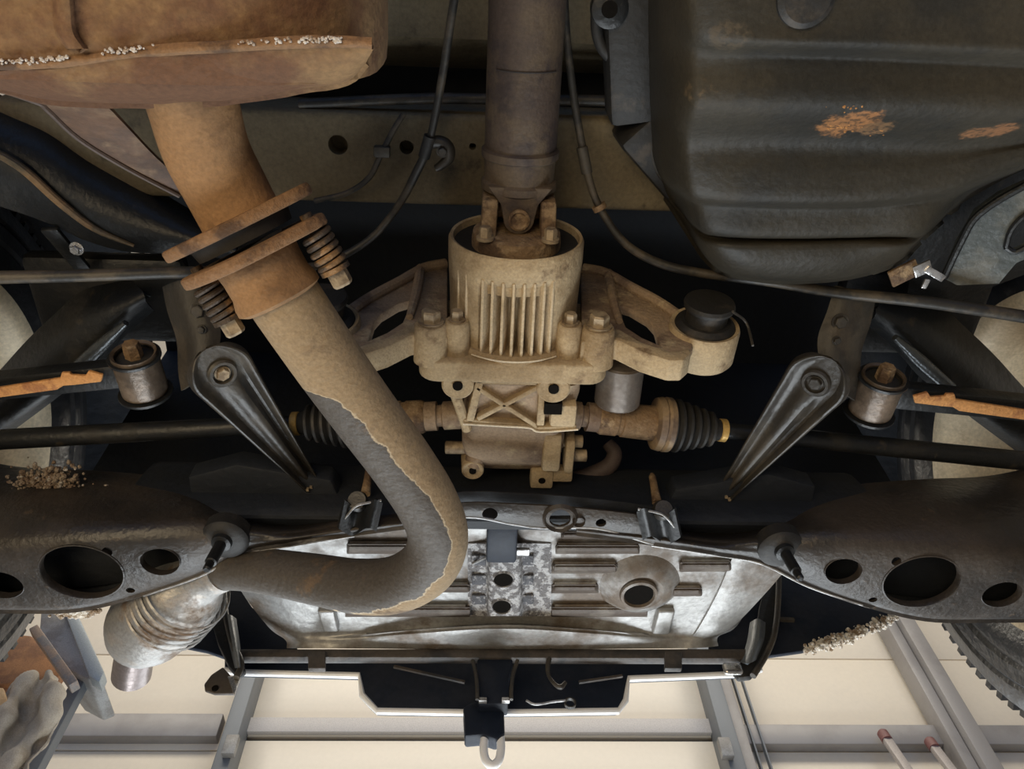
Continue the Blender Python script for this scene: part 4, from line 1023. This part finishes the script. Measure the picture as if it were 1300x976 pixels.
def frib(x0, x1, y0, y1, lift=.010, nm='pressed_rib'):
    # rib coloured dark to read as recessed: raised lips and a rounded bed standing proud of the panel
    ym = (y0+y1)/2; rows = []
    for s_, z_ in ((0,.001),(.12,-.5),(.3,-1),(.7,-1),(.88,-.5),(1,.001)):
        yy = y0+(y1-y0)*s_
        rows.append([at(px, yy, ZT+lift*(z_ if 0 < i < 5 else .02)) for i, px in enumerate((x0, x0+4, x0+10, x1-10, x1-4, x1))])
    G().sheet(rows, 3, 3, .003, up=(0,0,1)).build(nm, FLOORDIRT, bf)
    G().tube([at(x0+4, y0-1, ZT-.004), at((x0+x1)/2, y0-1, ZT-.004), at(x1-4, y0-1, ZT-.004)], .003, 8, 4).build('rib_lip', FLOORSIL, bf)
for x0, x1, y0, y1 in ((705,812,692,703),(700,785,716,728),(700,760,742,753),(700,822,770,783),(862,930,713,726),(852,892,746,757),(440,595,770,783),(560,598,742,752),(440,535,690,703),(330,470,742,752),(712,800,676,684)):
    frib(x0, x1, y0, y1)
# upright pressed pads left and right
for pts_ in ([(836,776),(858,776),(850,806),(828,806)], [(402,776),(424,776),(430,803),(410,803)]):
    G().plate([at(a, b, ZT-.010) for a, b in pts_], (0,0,1), .012).build('pressed_pad', FLOORSIL, bf, bevel=.004, bseg=3)
G().sheet([[at(a, b, ZT-.004), at(a+20, b, ZT-.006), at(a+55-k*12, b, ZT-.004), at(a+80-k*20, b, ZT)] for k, (a, b) in enumerate(((930,708),(910,755),(885,800),(872,812)))], 4, 4, .003, up=(0,0,1)).build('side_ramp', FLOORSIL, bf)
# drain cup with a round hole
c = at(810,752,ZT-.014)
G().lathe(at(812,742,ZT), (0,0,-1), [(-.004,.066),(0,.062),(.010,.050),(.016,.042),(.018,.034),(.014,.028)], 40).build('drain_cup', FLOORSIL, bf)
G().lathe(at(811,754,ZT-.019), (0,0,1), [(-.001,.022),(.002,.022)], 32).build('drain_hole', HOLE, bf)
G().ring(at(811,754,ZT-.018), (0,0,-1), [(0,.022),(.005,.024),(.004,.028),(0,.029)], 36).build('drain_lip', FLOORSIL, bf)
# centre rail, speckled with underseal
rows = [[at(640+d, y_, ZT+z_) for d, z_ in ((-46,-.002),(-32,-.004),(-22,-.008),(-18,-.024),(-6,-.027),(8,-.027),(20,-.024),(24,-.008),(34,-.004),(60,-.002))] for y_ in (690,705,720,735,750,765,782)]
G().sheet(rows, 3, 3, .003, up=(0,0,1)).build('centre_rail', SEAL, bf, sharp=50)
for px, py in ((639,735),(637,769)):
    G().lathe(at(px,py,ZT-.028), (0,0,1), [(-.001,.014),(.003,.014)], 28).build('rail_hole', HOLE, bf)
    G().ring(at(px,py,ZT-.027), (0,0,-1), [(0,.013),(.003,.0145),(0,.017)], 28).build('hole_lip', SEAL, bf)
for py in (710,735,760):
    for px in (608, 668):
        G().box(at(px, py, ZT-.006), .022, .020, .006).build('spot_weld', mat('dark_speckle', (.10,.10,.11), .6, c2=(.35,.34,.34), s2=120, t2=(.55,.62), bump=.8, bs=160) if (py, px) == (710, 608) else bpy.data.materials['dark_speckle'], bf, bevel=.002)
# rail front clamp
rc = thing('rail_clamp', at(638,680,1.93), 'dark clamp gripping the front end of the speckled centre rail', 'clamp')
G().box(at(637,682,ZT-.045), .042, .07, .03).build('clamp_body', BUMP, rc, bevel=.004)
G().box(at(637,704,ZT-.052), .040, .012, .008).build('clamp_lip', EDGE, rc, bevel=.002)
G().tube([at(600,716,ZT-.01), at(620,706,ZT-.02), at(628,700,ZT-.03)], .0018, 8, 3).build('clamp_wire', EDGE, rc)
G().box(at(664,700,ZT-.04), .018, .012, .006).build('clamp_ear', EDGE, rc, bevel=.001)

# ------------------------------------------------------------------ rear bumper
bp = thing('rear_bumper', (.036, 1.05, 1.9), 'black rear bumper underside with deep centre valance, edges shining white', 'bumper')
YB = 1.05
A2 = lambda px, py, y=YB: aty(px, py, y)
# beam
G().plate([A2(300,822,.995), A2(960,822,.995), A2(960,836,.995), A2(300,834,.995)], (0,1,.1), .02).build('beam', BUMPD, bp, bevel=.006)
# valance plate
val = [(285,828),(285,846),(300,850),(455,854),(459,880),(468,890),(478,899),(590,901),(660,901),(784,899),(793,887),(797,858),(945,852),(965,846),(965,828),(640,828)]
G().plate([A2(px,py) for px, py in val], (0,1,0), .02).build('valance', BUMP, bp, bevel=.003)
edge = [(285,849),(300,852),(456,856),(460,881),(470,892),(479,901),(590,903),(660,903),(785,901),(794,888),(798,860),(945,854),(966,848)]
G().tube([A2(px,py+1.5,YB+.003) for px, py in edge], .0052, 10, 1).build('lower_lip_glare', mat('lip_glare_white', (.92,.92,.92), .3, 0, bump=.05, grain=.05), bp)  # black plastic edge coloured near white to paint its blown glare
for px in (402, 855): G().plate([A2(px-11,826,.985), A2(px+11,826,.985), A2(px+11,848,.985), A2(px-11,848,.985)], (0,1,0), .01).build('beam_strap', BUMPD, bp, bevel=.002)
G().bar(A2(500,846,1.02), A2(590,866,1.02), .004, .004).build('moulded_rib', BUMPD, bp)
G().bar(A2(735,866,1.02), A2(790,858,1.02), .004, .004).build('moulded_rib', BUMPD, bp)
# tow hook assembly
th = thing('tow_hook', A2(625,900,1.0), 'black tow hook bracket with a bright steel loop hanging at bottom centre', 'hook')
G().plate([A2(606,832,1.0), A2(652,832,1.0), A2(646,860,1.0), A2(645,893,1.0), A2(607,893,1.0), A2(606,860,1.0)], (0,1,0), .03).build('bracket_plate', BUMP, th, bevel=.003)
G().plate([A2(588,896,1.02), A2(600,890,1.02), A2(632,890,1.02), A2(640,898,1.02), A2(641,930,1.02), A2(630,938,1.02), A2(612,932,1.02), A2(590,934,1.02)], (0,1,0), .03).build('hook_block', BUMP, th, bevel=.004)
for a, b in ((600,606),(657,649)):
    G().tube([A2(a,838,.99), A2(a+(b-a)*.7,856,.99), A2(b,876,.99), A2(b,888,.99)], .003, 10, 4).build('side_rib', STRUT, th)
lp = [A2(616,932,1.03), A2(614,950,1.03), A2(617,965,1.03), A2(625,971,1.03), A2(633,965,1.03), A2(636,950,1.03), A2(635,932,1.03)]
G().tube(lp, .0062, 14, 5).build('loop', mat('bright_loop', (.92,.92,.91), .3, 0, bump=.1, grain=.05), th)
for px in (613, 642): G().box(A2(px,889,.995), .012, .008, .006).build('weld_spot', EDGE, th, bevel=.001)
gp = thing('exhaust_hanger', A2(700,850,1.0), 'thin grey curled hanger rod on the black valance right of the hook', 'hanger')
G().tube([A2(700,826,1.0), A2(696,842,1.0), A2(696,856,1.0), A2(704,868,1.0), A2(712,872,1.0), A2(718,866,1.0)], [.005,.004,.003,.003,.004,.003], 10, 5).build('rod', STRUT, gp)
G().tube([A2(668,889,1.02), A2(680,894,1.02), A2(700,891,1.02), A2(718,889,1.02)], .0018, 8, 5).build('wire', EDGE, gp)
G().ring(A2(724,891,1.02), (0,1,0), [(0,.007),(.0,.009),(.006,.009),(.006,.007)], 20).build('ring', STRUT, gp)

# side brackets at bumper ends
def side_bracket(right):
    th = thing('bumper_bracket', A2(985 if right else 285, 800), ('right' if right else 'left')+' curved dark bumper bracket at the '+('right' if right else 'left')+' end of the beam', 'bracket')
    if right: o_ = [(978,716),(990,712),(988,760),(984,800),(972,830),(955,858),(938,860),(930,850),(950,830),(960,800),(964,770)]
    else: o_ = [(270,738),(284,740),(288,770),(298,815),(312,850),(302,858),(290,845),(276,815),(266,780)]
    G().plate([A2(a, b, 1.0) for a, b in o_], (0,1,0), .012).build('web', BLACK, th, bevel=.003)
    ed = [(989,712),(988,760),(984,800),(974,828),(956,858)] if right else [(284,742),(286,776),(294,812),(306,842),(300,860)]
    G().tube([A2(a, b, .99) for a, b in ed], .005, 12, 5).build('flange', STRUT, th)
    rows = [[A2(a, b, y) for a, b, y in r] for r in ([(952,790,1.0),(962,785,.98),(972,790,1.0)],[(948,815,1.0),(958,815,.975),(970,812,1.0)],[(940,840,1.0),(950,842,.98),(960,838,1.0)])] if right else [[A2(a, b, y) for a, b, y in r] for r in ([(282,780,1.0),(292,780,.98),(300,785,1.0)],[(290,815,1.0),(298,812,.975),(304,812,1.0)],[(298,848,1.0),(304,846,.98),(308,844,1.0)])]
    G().sheet(rows, 4, 4, .004).build('pillar', mat('blue_grey_bracket', (.13,.15,.17), .4, bump=.2) if right else bpy.data.materials.get('blue_grey_bracket') or mat('blue_grey_bracket', (.13,.15,.17), .4, bump=.2), th)
    if not right:
        pl = [(283,846),(292,856),(298,880),(272,880),(260,876),(259,868),(268,856)]
        G().plate([A2(a, b, 1.0) for a, b in pl], (0,1,0), .006).build('foot', BUMPD, th, bevel=.002)
        G().lathe(A2(273,873,.998), (0,1,0), [(0,.005),(.002,.005)], 14).build('foot_hole', HOLE, th)
        G().plate([A2(a, b, .995) for a, b in ((288,858),(306,856),(297,882))], (0,1,0), .006).build('gusset', CHROME, th, bevel=.002)
    else:
        G().box(A2(930,849,.99), .03, .01, .02).build('foot', CHROME, th, bevel=.006, bseg=3)
side_bracket(True); side_bracket(False)

# wheel arch liners
def liner(right):
    th = thing('arch_liner', A2(1040 if right else 240, 780, 1.0), ('right' if right else 'left')+' dark blue black liner panel behind the '+('right wing, with a frayed felt edge' if right else 'tail silencer'), 'liner')
    if right: o_ = [(930,690),(1000,690),(1060,700),(1135,760),(1130,790),(1100,800),(1060,815),(1020,826),(978,832),(940,836),(900,820),(915,760)]
    else: o_ = [(355,690),(270,710),(225,750),(180,800),(222,818),(262,826),(285,834),(330,838),(380,826),(372,815),(320,770),(300,740)]
    G().plate([A2(a, b, 1.03) for a, b in o_], (0,1,.2), .012).build('panel', BUMP, th, bevel=.003)
    if right:
        G().bar(A2(990,786,1.02), A2(1008,787,1.02), .006, .006).build('clip', STRUT, th)
        def fn():
            px = rng.uniform(1022,1140); return A2(px, np.interp(px,[1020,1060,1100,1130,1140],[824,812,798,784,778])+rng.gauss(1,4), 1.03+rng.uniform(-.01,.01))
        clods('frayed_edge', '', 600, fn, FOAM, th, (.0013,.0042))
liner(True); liner(False)

# ------------------------------------------------------------------ wheels
def wheel(right):
    s_ = 1 if right else -1
    x0 = .036+s_*.684; c = V((x0, .58, 1.89))
    th = thing('wheel', c, ('right' if right else 'left')+' rear wheel, black tyre with ribbed inner wall and dusty rim, at the '+('right' if right else 'left')+' edge', 'wheel')
    ax = V((s_,0,0))
    G().ring(c, ax, [(.0,.225),(-.004,.24),(-.008,.262),(-.006,.268),(-.010,.274),(-.009,.292),(-.005,.297),(-.008,.302),(-.004,.322),(.006,.332),(.010,.331),(.016,.339),(.035,.345),(.17,.345),(.195,.335),(.21,.30),(.205,.225)], 128).build('tyre', TYRE, th)
    g = G()
    for k in range(90):
        a = 2*math.pi*k/90; rd = V((0, math.cos(a), math.sin(a)))
        tg = V((0,-math.sin(a),math.cos(a)))
        g.box(c+ax*.022+rd*.3372, .030, .011, .010, Matrix((ax, tg, rd)).transposed())
    tr = g.build('tread_blocks', TYRE, th); tr['kind'] = 'stuff'
    G().ring(c, ax, [(.002,.212),(.0,.226),(.006,.228),(.012,.208),(.05,.196),(.19,.200),(.20,.224),(.205,.224),(.20,.196),(.05,.191),(.01,.203)], 72).build('rim_barrel', ALLOY, th)
    for k in range(5):
        a = 2*math.pi*k/5+.3; rd = V((0, math.cos(a), math.sin(a)))
        G().bar(c+ax*.175+rd*.03, c+ax*.185+rd*.197, .05, .025, ax).build('spoke', ALLOY, th, bevel=.006)
    G().lathe(c+ax*.10, ax, [(0,.05),(.03,.065),(.08,.065)], 32).build('hub', BLACK, th)
wheel(True); wheel(False)


# pairs of the same kind share a group
GROUPS = {'strut_plate': 'stamped strut plates', 'mount_arm': 'differential mount arms', 'half_shaft': 'half shafts', 'hanger_bracket': 'hanger brackets above the struts',
          'lateral_link': 'lateral links', 'trailing_arm': 'trailing arms', 'wheel': 'rear wheels', 'arch_liner': 'arch liners', 'bumper_bracket': 'bumper end brackets',
          'saddle_bracket': 'saddle brackets on the subframe', 'brake_cable': 'brake cables'}
for o_ in S.objects:
    if o_.parent is None and o_.name.split('.')[0] in GROUPS: o_['group'] = GROUPS[o_.name.split('.')[0]]
